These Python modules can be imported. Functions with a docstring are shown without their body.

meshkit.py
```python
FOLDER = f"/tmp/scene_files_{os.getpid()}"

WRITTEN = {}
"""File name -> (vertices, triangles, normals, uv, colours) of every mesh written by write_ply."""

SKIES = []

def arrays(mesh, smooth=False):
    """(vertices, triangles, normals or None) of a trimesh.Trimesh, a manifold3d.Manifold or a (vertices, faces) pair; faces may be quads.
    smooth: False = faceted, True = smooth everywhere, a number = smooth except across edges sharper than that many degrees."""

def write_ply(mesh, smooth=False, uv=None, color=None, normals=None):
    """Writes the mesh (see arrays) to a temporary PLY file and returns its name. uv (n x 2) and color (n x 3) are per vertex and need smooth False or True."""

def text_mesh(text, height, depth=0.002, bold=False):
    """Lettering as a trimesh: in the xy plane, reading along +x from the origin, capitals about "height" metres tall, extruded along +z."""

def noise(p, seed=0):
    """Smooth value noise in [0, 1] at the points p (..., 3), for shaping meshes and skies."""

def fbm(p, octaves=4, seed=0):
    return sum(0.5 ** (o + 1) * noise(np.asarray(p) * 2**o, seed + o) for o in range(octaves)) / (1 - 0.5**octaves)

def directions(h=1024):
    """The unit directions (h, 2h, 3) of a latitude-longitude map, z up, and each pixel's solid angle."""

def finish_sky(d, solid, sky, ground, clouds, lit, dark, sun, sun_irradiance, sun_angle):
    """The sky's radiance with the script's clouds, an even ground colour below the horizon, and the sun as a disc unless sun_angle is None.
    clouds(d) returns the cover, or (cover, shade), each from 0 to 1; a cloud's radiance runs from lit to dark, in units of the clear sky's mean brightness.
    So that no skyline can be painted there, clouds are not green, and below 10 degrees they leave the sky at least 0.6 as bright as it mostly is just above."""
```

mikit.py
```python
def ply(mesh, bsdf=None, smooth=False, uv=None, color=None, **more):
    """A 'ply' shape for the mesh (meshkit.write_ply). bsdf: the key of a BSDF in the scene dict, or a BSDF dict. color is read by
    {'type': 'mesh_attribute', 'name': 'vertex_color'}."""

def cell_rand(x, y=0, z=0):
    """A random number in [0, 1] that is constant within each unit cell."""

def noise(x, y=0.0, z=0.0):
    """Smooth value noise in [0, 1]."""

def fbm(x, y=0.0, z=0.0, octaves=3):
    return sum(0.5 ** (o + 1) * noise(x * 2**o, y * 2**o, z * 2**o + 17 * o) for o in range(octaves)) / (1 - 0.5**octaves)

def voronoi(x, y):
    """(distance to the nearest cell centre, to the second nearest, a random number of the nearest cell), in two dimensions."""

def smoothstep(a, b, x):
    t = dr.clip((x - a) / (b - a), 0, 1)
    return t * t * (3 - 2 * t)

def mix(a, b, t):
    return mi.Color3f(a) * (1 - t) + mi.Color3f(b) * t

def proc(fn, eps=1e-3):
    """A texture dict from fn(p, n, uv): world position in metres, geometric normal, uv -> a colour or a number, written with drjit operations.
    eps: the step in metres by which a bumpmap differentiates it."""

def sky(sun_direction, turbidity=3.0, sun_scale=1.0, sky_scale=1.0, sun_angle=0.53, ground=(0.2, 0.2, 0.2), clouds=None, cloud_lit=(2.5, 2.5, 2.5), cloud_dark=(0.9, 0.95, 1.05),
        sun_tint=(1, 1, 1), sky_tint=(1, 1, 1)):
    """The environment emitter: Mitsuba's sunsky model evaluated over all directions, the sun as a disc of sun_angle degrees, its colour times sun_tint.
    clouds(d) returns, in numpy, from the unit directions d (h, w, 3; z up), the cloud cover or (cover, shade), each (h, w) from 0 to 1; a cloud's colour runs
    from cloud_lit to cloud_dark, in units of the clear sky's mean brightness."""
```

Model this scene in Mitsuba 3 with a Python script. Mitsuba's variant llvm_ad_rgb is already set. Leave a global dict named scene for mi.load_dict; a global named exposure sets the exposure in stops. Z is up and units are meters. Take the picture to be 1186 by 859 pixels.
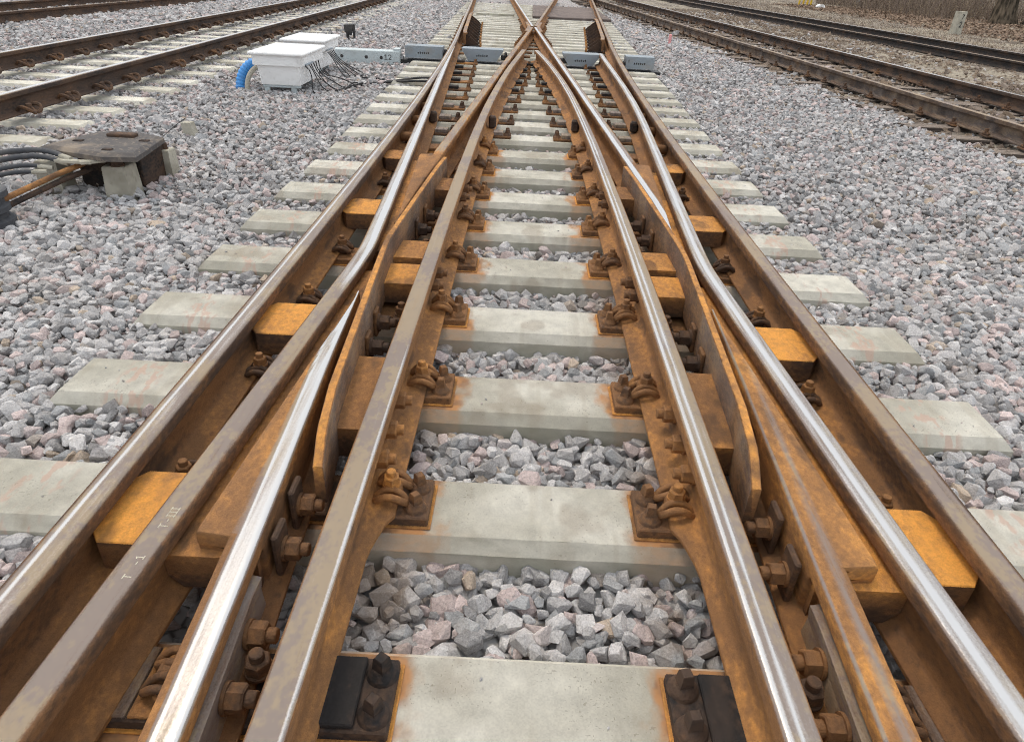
import math, random
import numpy as np, trimesh, manifold3d
import drjit as dr
import mitsuba as mi
import mikit, meshkit
from mikit import noise, fbm, smoothstep, mix, cell_rand, voronoi

T = mi.ScalarTransform4f
rng = np.random.default_rng(7)
scene, labels = {}, {}

# ------------------------------------------------------------------ camera, sky, exposure
FOV = 73.37
PITCH, ROLL, YAW = 0.5358, 0.0508, -0.0008
CAM = np.array([-0.076, 0.0, 1.331])
_cp, _sp, _cy, _sy = math.cos(PITCH), math.sin(PITCH), math.cos(YAW), math.sin(YAW)
_fw = np.array([_sy * _cp, _cy * _cp, -_sp])
_rt = np.array([_cy, -_sy, 0.0])
_up = np.cross(_rt, _fw)
_up = _up * math.cos(ROLL) - _rt * math.sin(ROLL)
scene['camera'] = {'type': 'perspective', 'fov': FOV, 'fov_axis': 'x', 'near_clip': 0.02, 'far_clip': 1000.0,
                   'to_world': T().look_at(origin=CAM.tolist(), target=(CAM + _fw).tolist(), up=_up.tolist())}
scene['sky'] = mikit.sky([-0.25, 0.3, 0.9], turbidity=3, sun_scale=0.2, sun_angle=14,
                         clouds=lambda d: (np.ones(d.shape[:2]), 0.25 + 0.3 * meshkit.fbm(d * 3.0, 3)),
                         cloud_lit=(2.72, 2.84, 3.0), cloud_dark=(1.9, 2.0, 2.12))
exposure = 2.12

# ------------------------------------------------------------------ materials
def bsdf(key, color, rough=0.8, metallic=0.0, bump=None, spec=0.4, eps=1e-3):
    def tex(c):
        return mikit.proc(c) if callable(c) else ({'type': 'rgb', 'value': list(c)} if isinstance(c, (tuple, list)) else c)
    b = {'type': 'principled', 'base_color': tex(color), 'roughness': tex(rough), 'specular': spec}
    if callable(metallic) or metallic:
        b['metallic'] = tex(metallic)
    if bump is not None:
        b = {'type': 'bumpmap', 'arbitrary': mikit.proc(bump, eps), 'scale': 1.0, 'bsdf': b}
    scene[key] = {'type': 'twosided', 'bsdf': b}


def lin(r, g, b):
    f = lambda c: (c / 255 / 12.92) if c / 255 < 0.04045 else ((c / 255 + 0.055) / 1.055) ** 2.4
    return (f(r), f(g), f(b))


# iron: uv.x = rust tint (0 oily black ... 1 orange), uv.y = wear (0 rust ... 1 bright steel)
def iron_noise(p):
    return fbm(p.x * 9, p.y * 5, p.z * 9, 4) - 0.5, fbm(p.x * 85, p.y * 55, p.z * 85, 4) - 0.5


def iron_wear(p, uv):
    streak = fbm(p.x * 90, p.y * 5.0, 1.7, 3) - 0.5
    fine = noise(p.x * 420, p.y * 300, p.z * 300) - 0.5
    w = uv.y + (0.34 * streak + 0.09 * fine) * 4 * uv.y * (1.15 - uv.y)
    return dr.clip(w, 0, 1)


def iron_color(p, n, uv):
    a, b = iron_noise(p)
    t = dr.clip(uv.x + 0.46 * a + 0.36 * b, 0, 1.15)
    c = mix((0.018, 0.016, 0.016), (0.085, 0.050, 0.032), smoothstep(0.0, 0.3, t))
    c = mix(c, (0.215, 0.105, 0.043), smoothstep(0.26, 0.58, t))
    c = mix(c, (0.40, 0.186, 0.058), smoothstep(0.56, 0.84, t))
    c = mix(c, (0.68, 0.305, 0.060), smoothstep(0.72, 1.05, t))
    w = iron_wear(p, uv)
    dull = mix((0.235, 0.19, 0.165), (0.30, 0.235, 0.165), smoothstep(-0.15, 0.2, a * 1.6 + b))
    grit = noise(p.x * 520, p.y * 520, p.z * 520)
    c *= 0.74 + 0.34 * grit + 0.18 * noise(p.x * 230, p.y * 230, p.z * 230)
    c = mix(c, (0.05, 0.034, 0.026), 0.52 * smoothstep(0.56, 0.71, fbm(p.x * 13 + 5, p.y * 6, p.z * 13, 4)))
    c = mix(c, dull, smoothstep(0.12, 0.4, w))
    return mix(c, (0.70, 0.685, 0.67), smoothstep(0.5, 0.95, w))


def iron_metal(p, n, uv):
    return 0.92 * smoothstep(0.4, 0.85, iron_wear(p, uv))


def iron_rough(p, n, uv):
    w = iron_wear(p, uv)
    return 0.78 - 0.50 * smoothstep(0.25, 0.95, w)


bsdf('mat_iron', iron_color, iron_rough, iron_metal, spec=0.35,
     bump=lambda p, n, uv: (0.0013 * noise(p.x * 300, p.y * 260, p.z * 300) + 0.002 * fbm(p.x * 45, p.y * 30, p.z * 45, 2)) * (1 - 0.9 * smoothstep(0.3, 0.8, uv.y)))


def concrete_color(p, n, uv):
    big = fbm(p.x * 3.2, p.y * 3.2, p.z * 3, 4)
    mid = fbm(p.x * 28, p.y * 28, p.z * 28, 3)
    fine = noise(p.x * 330, p.y * 330, p.z * 330)
    c = mix((0.378, 0.360, 0.302), (0.52, 0.502, 0.44), smoothstep(0.3, 0.72, big))
    c *= 0.78 + 0.32 * mid + 0.14 * fine
    pit = smoothstep(0.84, 0.95, noise(p.x * 140, p.y * 140, p.z * 140)) * smoothstep(0.5, 0.7, fbm(p.x * 11, p.y * 11, 2.0, 2))
    c = mix(c, (0.2, 0.185, 0.15), 0.45 * pit)
    drip = smoothstep(0.56, 0.72, fbm(p.x * 22, p.y * 2.6 + 3, p.z * 2.6, 4))
    c = mix(c, (0.30, 0.255, 0.185), 0.20 * drip)
    c = mix(c, (0.22, 0.17, 0.12), 0.35 * smoothstep(0.62, 0.74, fbm(p.x * 5.5 + 3, p.y * 5.5, 7.0, 4)))
    pore = smoothstep(0.86, 0.93, noise(p.x * 240, p.y * 240, p.z * 240)) * smoothstep(0.5, 0.66, fbm(p.x * 6, p.y * 9, 5.0, 2))
    c = mix(c, (0.17, 0.155, 0.125), 0.5 * pore)
    # sides take a greener, dirtier film
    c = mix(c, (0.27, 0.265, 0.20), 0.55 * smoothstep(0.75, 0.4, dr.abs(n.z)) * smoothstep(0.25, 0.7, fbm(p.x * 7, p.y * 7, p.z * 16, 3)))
    # rust washed off the plates; uv.x marks sleepers that carry clip plates, uv.y the plates' inner edge
    c *= dr.select(uv.x < -0.5, 1.14, 1.0)
    ax = dr.abs(p.x)
    nn = fbm(p.x * 18, p.y * 13, 3.0, 4) + 0.9 * (noise(p.y * 1.7 + 40, dr.sign(p.x) * 3.0, 0.5) - 0.5)
    d = uv.y - ax
    stain = dr.maximum(uv.x, 0) * smoothstep(0.062, 0.0, d - 0.13 * (nn - 0.5)) * smoothstep(-0.75, -0.6, d) * (0.30 + 0.70 * smoothstep(0.5, 0.95, n.z))
    c = mix(c, mix((0.42, 0.20, 0.075), (0.26, 0.13, 0.06), smoothstep(0.4, 0.7, mid)), 0.9 * dr.clip(stain, 0, 1))
    # worn red stencil marks on the sleeper ends
    mark = dr.maximum(uv.x, 0) * smoothstep(0.09, 0.05, dr.abs(ax - 1.40)) * smoothstep(0.52, 0.62, fbm(p.x * 40 + 9, p.y * 17, 0.5, 3))
    return mix(c, (0.47, 0.30, 0.23), 0.55 * mark)


bsdf('mat_concrete', concrete_color, 0.88, spec=0.25,
     bump=lambda p, n, uv: 0.0010 * fbm(p.x * 110, p.y * 110, p.z * 110, 3) + 0.0018 * fbm(p.x * 16, p.y * 16, p.z * 16, 2))


def stone_color(p, n, uv):
    t = uv.x
    c = mix((0.368, 0.359, 0.357), (0.468, 0.458, 0.454), smoothstep(0.28, 0.42, t))
    c = mix(c, (0.45, 0.375, 0.36), smoothstep(0.60, 0.63, t))
    c = mix(c, (0.30, 0.305, 0.31), smoothstep(0.77, 0.80, t))
    c = mix(c, (0.215, 0.21, 0.21), smoothstep(0.90, 0.92, t))
    c = mix(c, (0.42, 0.345, 0.275), smoothstep(0.95, 0.97, t))
    c = mix(c, (0.18, 0.14, 0.112), smoothstep(1.0, 1.02, t))
    c = mix(c, (0.235, 0.175, 0.125), smoothstep(1.25, 1.75, t))
    grain = noise(p.x * 260, p.y * 260, p.z * 260)
    g2 = noise(p.x * 480 + 31, p.y * 480, p.z * 480)
    vein = fbm(p.x * 38, p.y * 38, p.z * 38, 3)
    c *= (0.34 + 0.52 * grain + 0.44 * g2 + 0.42 * vein) * (0.80 + 0.38 * uv.y)
    c = mix(c, (0.55, 0.53, 0.51), 0.35 * smoothstep(0.74, 0.82, noise(p.x * 330 + 7, p.y * 330, p.z * 330)))
    ax = dr.abs(p.x)
    rusty = smoothstep(0.16, 0.0, dr.abs(ax - 0.40)) * smoothstep(12.0, 8.0, p.y) * smoothstep(0.38, 0.62, fbm(p.x * 11, p.y * 11, 1.0, 3))
    c = mix(c, (0.235, 0.155, 0.095), 0.6 * rusty)
    return mix(c, mi.Color3f(0.38, 0.33, 0.28), 0.22 * smoothstep(0.55, 0.75, fbm(p.x * 4, p.y * 4, p.z * 9, 3)))


bsdf('mat_stone', stone_color, 0.92, spec=0.2,
     bump=lambda p, n, uv: 0.0030 * fbm(p.x * 120, p.y * 120, p.z * 120, 4))

GX0, GS = 4.30, -0.09           # where the clean ballast ends towards the old track: x = GX0 + GS*(y-8)


def ground_color(p, n, uv):
    f, s, r = voronoi(p.x * 19, p.y * 19)
    gap = smoothstep(0.0, 0.28, s - f)
    c = mix((0.30, 0.29, 0.285), (0.44, 0.43, 0.42), r)
    c = mix(c, (0.48, 0.41, 0.40), smoothstep(0.8, 0.85, cell_rand(r * 997.0)))
    c = mix((0.12, 0.11, 0.105), c, gap)
    nn = fbm(p.x * 0.8, p.y * 0.8, 0.3, 4) - 0.5
    fine = fbm(p.x * 11, p.y * 11, 0.6, 4)
    old = smoothstep(-0.25, 0.35, p.x - (GX0 + GS * (p.y - 8)) + 1.0 * nn)
    soil = mix((0.14, 0.12, 0.10), (0.31, 0.275, 0.23), smoothstep(0.3, 0.7, fine))
    soil = mix(soil, (0.085, 0.07, 0.055), 0.7 * smoothstep(0.52, 0.66, fbm(p.x * 3.7, p.y * 2.2, 4.9, 4)))
    soil = mix(soil, (0.30, 0.265, 0.205), 0.6 * smoothstep(0.45, 0.62, fbm(p.x * 2.1, p.y * 1.2, 0.9, 4)))
    c = mix(c, soil, old)
    far = smoothstep(-6.6, -8.2, p.x + nn)
    return mix(c, mix(c, (0.30, 0.24, 0.18), 0.45), far)


bsdf('mat_ground', ground_color, 0.95, spec=0.1, bump=lambda p, n, uv: 0.02 * fbm(p.x * 20, p.y * 20, p.z * 20, 3))


def paint(key, col, dirt=(0.25, 0.22, 0.18), amount=0.25, rough=0.45):
    def f(p, n, uv):
        m = smoothstep(0.45, 0.8, fbm(p.x * 7, p.y * 7, p.z * 7, 4))
        m2 = smoothstep(0.55, 0.8, fbm(p.x * 50, p.y * 50, p.z * 30, 3))
        return mix(mix(col, dirt, amount * m), dirt, 0.5 * amount * m2)
    bsdf(key, f, rough, spec=0.4)


paint('mat_white', (0.80, 0.80, 0.79), amount=0.22)
paint('mat_grey_steel', (0.24, 0.28, 0.315), amount=0.45, rough=0.5)
paint('mat_pale_steel', (0.48, 0.54, 0.55), amount=0.25, rough=0.5)
paint('mat_black', (0.022, 0.022, 0.024), dirt=(0.12, 0.11, 0.10), amount=0.5, rough=0.55)
paint('mat_rubber', (0.055, 0.058, 0.065), dirt=(0.17, 0.16, 0.15), amount=0.5, rough=0.6)
paint('mat_lid', (0.075, 0.068, 0.066), dirt=(0.27, 0.215, 0.16), amount=0.9, rough=0.7)
paint('mat_earth', (0.13, 0.105, 0.095), dirt=(0.24, 0.2, 0.18), amount=0.6, rough=0.95)
paint('mat_blue', (0.06, 0.30, 0.72), amount=0.2)
paint('mat_pink', (0.75, 0.33, 0.33), amount=0.3)
paint('mat_yellow', (0.68, 0.44, 0.02), amount=0.3)
paint('mat_chalk', (0.52, 0.48, 0.38), dirt=(0.2, 0.17, 0.13), amount=0.7, rough=0.9)
paint('mat_old_concrete', (0.42, 0.395, 0.325), dirt=(0.19, 0.17, 0.13), amount=0.65, rough=0.92)


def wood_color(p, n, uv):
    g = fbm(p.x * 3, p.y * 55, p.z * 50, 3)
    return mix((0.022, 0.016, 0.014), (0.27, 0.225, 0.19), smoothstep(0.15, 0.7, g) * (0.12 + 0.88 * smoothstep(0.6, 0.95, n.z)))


bsdf('mat_wood', wood_color, 0.9, spec=0.15)


def bark_color(p, n, uv):
    g = fbm(p.x * 14, p.y * 14, p.z * 2.4, 4)
    return mix((0.035, 0.029, 0.022), (0.16, 0.125, 0.09), smoothstep(0.3, 0.72, g))


bsdf('mat_bark', bark_color, 0.95, spec=0.1, bump=lambda p, n, uv: 0.03 * fbm(p.x * 14, p.y * 14, p.z * 2.4, 3))


def twig_color(p, n, uv):
    return mix(mix((0.10, 0.075, 0.06), (0.30, 0.235, 0.19), uv.x), (0.36, 0.29, 0.20), smoothstep(0.7, 1.0, uv.y))


bsdf('mat_twig', twig_color, 0.95, spec=0.1)

# ------------------------------------------------------------------ helpers
counts = {}


def numbered(base, parent=''):
    full = (parent + '__' if parent else '') + base
    k = counts.get(full, 0)
    counts[full] = k + 1
    return full if k == 0 else f'{full}_{k:03d}'


def tag(key, label, category=None, group=None, kind=None):
    d = labels.setdefault(key, {})
    if label:
        d['label'] = label
    if category:
        d['category'] = category
    if group:
        d['group'] = group
    if kind:
        d['kind'] = kind
    return key


def shape(mesh, mat, tint=0.5, wear=0.0, angle=None, uv=None, smooth=False):
    """a shape dict; tint and wear become the uv of every vertex"""
    if angle is not None:
        mesh = trimesh.graph.smooth_shade(mesh, angle=np.radians(angle), facet_minarea=None)
        smooth = True
    n = len(mesh[0]) if isinstance(mesh, tuple) else len(mesh.vertices)
    if uv is None:
        uv = np.tile([tint, wear], (n, 1))
    return mikit.ply(mesh, mat, smooth=smooth, uv=uv)


def put(base, d, parent='', to=None):
    key = numbered(base, parent)
    scene[key] = {**d, 'to_world': to} if to is not None else dict(d)
    return key


def mir(v, s):
    v = np.array(v, float)
    v[:, 0] *= s
    return v


def hull(pts):
    h = trimesh.convex.convex_hull(np.asarray(pts, float))
    return h


def cbox(x0, x1, y0, y1, z0, z1, c=0.004):
    """box with chamfered edges"""
    c = min(c, (x1 - x0) / 3, (y1 - y0) / 3, (z1 - z0) / 3)
    p = []
    for x, sx in ((x0, 1), (x1, -1)):
        for y, sy in ((y0, 1), (y1, -1)):
            for z, sz in ((z0, 1), (z1, -1)):
                p += [(x + sx * c, y + sy * c, z), (x + sx * c, y, z + sz * c), (x, y + sy * c, z + sz * c)]
    return hull(p)


def prism(sides, r0, r1, z0, z1, rot=0.0, c=0.0):
    """frustum, optionally with a chamfered top"""
    a = np.arange(sides) * 2 * np.pi / sides + rot
    ring = lambda r, z: np.stack([r * np.cos(a), r * np.sin(a), np.full(sides, z)], 1)
    p = [ring(r0, z0)] + ([ring(r1, z1 - c), ring(r1 - c, z1)] if c else [ring(r1, z1)])
    return hull(np.vstack(p))


def cat(*ms):
    return trimesh.util.concatenate([m for m in ms])


def moved(m, t=(0, 0, 0), R=None):
    m = m.copy()
    if R is not None:
        m.vertices = m.vertices @ np.asarray(R).T
    m.vertices = m.vertices + np.asarray(t)
    return m


def rotx(a): return np.array([[1, 0, 0], [0, math.cos(a), -math.sin(a)], [0, math.sin(a), math.cos(a)]])
def roty(a): return np.array([[math.cos(a), 0, math.sin(a)], [0, 1, 0], [-math.sin(a), 0, math.cos(a)]])
def rotz(a): return np.array([[math.cos(a), -math.sin(a), 0], [math.sin(a), math.cos(a), 0], [0, 0, 1]])


def spline(pts, n):
    from scipy.interpolate import CubicSpline
    p = np.asarray(pts, float)
    t = np.r_[0, np.cumsum(np.linalg.norm(np.diff(p, axis=0), axis=1))]
    return CubicSpline(t, p)(np.linspace(0, t[-1], n))


def tube(pts, r, sides=7):
    p = np.asarray(pts, float)
    r = np.broadcast_to(np.asarray(r, float), (len(p),))
    t = np.gradient(p, axis=0)
    t /= np.linalg.norm(t, axis=1, keepdims=True) + 1e-12
    a = np.zeros_like(t)
    ref = np.array([0, 0, 1.0]) if abs(t[0, 2]) < 0.9 else np.array([1.0, 0, 0])
    for i in range(len(p)):
        ref = ref - t[i] * (ref @ t[i])
        ref /= np.linalg.norm(ref)
        a[i] = ref
    b = np.cross(t, a)
    ang = np.arange(sides) * 2 * np.pi / sides
    v = p[:, None] + r[:, None, None] * (np.cos(ang)[None, :, None] * a[:, None] + np.sin(ang)[None, :, None] * b[:, None])
    m = len(p)
    i, j = np.meshgrid(np.arange(m - 1), np.arange(sides), indexing='ij')
    q = np.stack([i * sides + j, i * sides + (j + 1) % sides, (i + 1) * sides + (j + 1) % sides, (i + 1) * sides + j], -1).reshape(-1, 4)
    v = np.vstack([v.reshape(-1, 3), p[:1], p[-1:]])
    c0, c1 = m * sides, m * sides + 1
    k = np.arange(sides)
    f = np.vstack([q[:, [0, 1, 2]], q[:, [0, 2, 3]], np.stack([(k + 1) % sides, k, k * 0 + c0], 1), np.stack([k + (m - 1) * sides, (k + 1) % sides + (m - 1) * sides, k * 0 + c1], 1)])
    return trimesh.Trimesh(v, f, process=False)


def loft(P, sharp, u, w, s=1):
    """P (stations, k, 3): closed rings joined along the first axis; sharp marks ring corners; u, w (stations, k) the uv; s=-1 mirrors in x"""
    P = np.array(P, float)
    m, k, _ = P.shape
    u, w = np.broadcast_to(u, (m, k)), np.broadcast_to(w, (m, k))
    P[:, :, 0] *= s
    src, start, end, n = [], np.zeros(k, int), np.zeros(k, int), 0
    for j in range(k):
        end[j] = n
        src.append(j)
        n += 1
        if sharp[j]:
            src.append(j)
            n += 1
        start[j] = n - 1
    V = P[:, src].reshape(-1, 3)
    UV = np.stack([u[:, src].ravel(), w[:, src].ravel()], 1)
    f = []
    for j in range(k):
        a, b = start[j], end[(j + 1) % k]
        i = np.arange(m - 1) * n
        f += [np.stack([i + a, i + b, i + n + b], 1), np.stack([i + a, i + n + b, i + n + a], 1)]
    F = np.vstack(f)
    ring = P[0][:, [0, 2]]
    area = 0.5 * np.sum(ring[:, 0] * np.roll(ring[:, 1], -1) - np.roll(ring[:, 0], -1) * ring[:, 1])
    caps_v, caps_f, caps_uv, base = [], [], [], len(V)
    for st, first in ((0, True), (m - 1, False)):
        poly = P[st][:, [0, 2]]
        if area < 0:
            order = np.arange(k)[::-1]
        else:
            order = np.arange(k)
        try:
            tri = np.asarray(manifold3d.triangulate([poly[order]]))
            tri = order[tri]
        except Exception:
            tri = np.stack([np.zeros(k - 2, int), np.arange(1, k - 1), np.arange(2, k)], 1)
        # triangles ccw in (x,z) look towards -y
        caps_f.append((tri if first else tri[:, ::-1]) + base)
        caps_v.append(P[st])
        caps_uv.append(np.stack([u[st], w[st] * 0], 1))
        base += k
    if area > 0:
        pass
    else:
        F = F[:, ::-1]
    V = np.vstack([V] + caps_v)
    F = np.vstack([F] + caps_f)
    return (V, F), np.vstack([UV] + caps_uv)


def loft_shape(P, sharp, u, w, s=1, mat='mat_iron'):
    (V, F), uv = loft(P, sharp, u, w, s)
    # ccw rings in (x,z) with stations along +y: check the winding by volume
    a, b, c = V[F[:, 0]], V[F[:, 1]], V[F[:, 2]]
    return mikit.ply((V, F), mat, smooth=True, uv=uv)


# rail section: (n across, z down from the running surface, sharp corner)
_top = [(x, -1.6 * x * x - (0 if abs(x) < 0.026 else 62 * (abs(x) - 0.026) ** 2), False) for x in (0.0345, 0.031, 0.027, 0.022, 0.016, 0.009, 0.002)]
_half = [(0.002, -0.172, False), (0.075, -0.172, True), (0.075, -0.163, True), (0.070, -0.1595, False), (0.024, -0.146, False), (0.013, -0.135, False), (0.0085, -0.112, False),
         (0.0085, -0.075, False), (0.0115, -0.053, False), (0.0345, -0.041, True), (0.0362, -0.037, False), (0.0360, -0.0145, False)] + _top
RAIL = np.array([(n, z) for n, z, _ in _half] + [(-n, z) for n, z, _ in _half[::-1]])
RSHARP = [s_ for _, _, s_ in _half] + [s_ for _, _, s_ in _half[::-1]]
ZR = 0.205
HEAD = RAIL[:, 1] > -0.05
TOP = RAIL[:, 1] > -0.012
FOOT = RAIL[:, 1] < -0.158


def rail(center, ys, s, tint, wear, ztop=ZR, lo=None, hi=None, foot=None, drop=None, head=None, body=0.0):
    """s: side (1 right, -1 left). tint(n,z,y), wear(n,z,y): arrays; lo, hi: limits in x; foot(y): (left, right) foot reach; drop(y): lowering of the head;
    head(y): head width, measured from the gauge (left) face"""
    P, U, W = [], [], []
    for y in ys:
        n, z = RAIL[:, 0].copy(), RAIL[:, 1].copy()
        c = center(y)
        if head is not None:
            h = head(y)
            n = np.where(HEAD, (-0.0362 + (n + 0.0362) * h / 0.0724) if h <= 0.0724 else n + (h - 0.0724) * np.clip((n - 0.020) / 0.006, 0, 1), n)
            solid = max(0.0, min(1.0, (h - 0.0724) / 0.02)) if h > 0.0724 else max(0.0, min(1.0, (0.0724 - h) / 0.03))
            web = (~HEAD) & (~FOOT)
            full = -0.0362 + (RAIL[:, 0] > 0) * h
            n = np.where(web & (solid > 0), n + (full * 0.98 - n) * solid, n)
        if foot is not None:
            fl, fr = foot(y)
            n = np.where(FOOT & (np.abs(n) > 0.03), np.where(n > 0, n / 0.075 * fr, n / 0.075 * fl), n)
        if drop is not None:
            z = np.where(HEAD, z - drop(y), z)
        x = c + n
        if lo is not None:
            x = np.maximum(x, lo(y))
        if hi is not None:
            x = np.minimum(x, hi(y))
        P.append(np.stack([x, np.full(len(x), y), z + ztop], 1))
        U.append(tint(n, RAIL[:, 1], y) * np.ones(len(x)))
        W.append(np.where(TOP, wear(n + 0.0362, RAIL[:, 1], y), body) * np.ones(len(x)))
    return loft_shape(np.array(P), RSHARP, np.array(U), np.array(W), s)


def band(n, a, b, e=0.006):
    """1 for a < n < b, with edges of width e"""
    return np.clip((n - a) / e + 0.5, 0, 1) * np.clip((b - n) / e + 0.5, 0, 1)


def stations(a, b, step=0.25, extra=()):
    return np.unique(np.round(np.r_[np.arange(a, b, step), b, list(extra)], 4))

# ------------------------------------------------------------------ plan of the crossing (right half, mirrored for the left)
YC, HG, SL = 2.9, 0.7186, 0.0555     # centre of the diamond, half its width, half-angle


def softabs(t, r=0.22):
    return math.sqrt(t * t + r * r * 0.25) - 0.02


def gauge_out(y): return HG + SL * abs(y - YC)
def gauge_in(y): return HG - SL * abs(y - YC)


def c_stock(y):
    f = lambda v: 1.047 + 0.0026 * (v - 2.8) ** 2
    return f(y) if y < 12.5 else f(12.5) + SL * (y - 12.5)


def c_wing(y): return HG + 0.0362 + SL * softabs(y - YC)
from scipy.interpolate import PchipInterpolator
_near = [(-1.0, 0.450), (1.0, 0.459), (2.8, 0.461)]
# the switch lies so that the left inner blade is closed and the right inner and outer blades stand open
_slip = {-1: PchipInterpolator(*np.array(_near + [(5.0, 0.450), (6.46, 0.425), (7.73, 0.380), (9.28, 0.302), (10.83, 0.195), (11.6, 0.14)]).T),
         1: PchipInterpolator(*np.array(_near + [(5.0, 0.442), (6.31, 0.411), (7.28, 0.377), (8.46, 0.312), (10.03, 0.187), (11.56, 0.027), (12.0, -0.02)]).T)}
_open = PchipInterpolator(*np.array([(4.6, HG + 0.0362 + SL * 1.68), (5.4, HG + 0.0362 + SL * 2.48), (6.45, 0.947), (7.46, 0.980), (8.59, 0.996), (10.07, 1.001), (11.5, 1.008)]).T)


def c_slip(y, s=1): return float(_slip[s](min(y, 11.6)))
def c_wing_s(y, s): return float(_open(min(y, 11.5))) if s > 0 and y > 5.0 else c_wing(y)


def tint_rail(head=0.33, web=0.56, foot=0.62):
    return lambda n, z, y: np.where(z > -0.045, head, np.where(z < -0.14, foot, web - 0.01))


def ground_z(x, y):
    return -0.11


# ------------------------------------------------------------------ ground
gx = np.r_[np.linspace(-60, -16, 12), np.linspace(-14, 12, 53), np.linspace(13, 40, 55), np.linspace(44, 120, 12)]
gy = np.r_[np.linspace(-6, 30, 37), np.linspace(31, 70, 60), np.linspace(75, 260, 20)]
GX, GY = np.meshgrid(gx, gy, indexing='ij')


def terrain(x, y):
    """height of the soil: flat in the yard, a low rough bank beyond the last track"""
    lx = x - (12.4 - 0.105 * (y - 8))             # beyond the far rail
    bank = np.clip((lx - 1.2) / 6.0, 0, 1)
    z = -0.115 + 0.07 * bank * bank * (3 - 2 * bank)
    z = z + 0.10 * bank * (meshkit.fbm(np.stack([x * 0.7, y * 0.7, x * 0], -1), 4, 3) - 0.5)
    bump_ = np.clip((x - (GX0 + GS * (y - 8))) / 0.5, 0, 1) * (meshkit.fbm(np.stack([x * 1.6, y * 1.6, x * 0 + 5], -1), 4, 8) - 0.5)
    ta = x - (4.75 - 0.09 * (y - 8)) - 0.755
    bed = np.clip((1.5 - np.abs(ta)) / 0.5, 0, 1)
    return z + 0.07 * bump_ * (1 - bank) + 0.055 * bed


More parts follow.
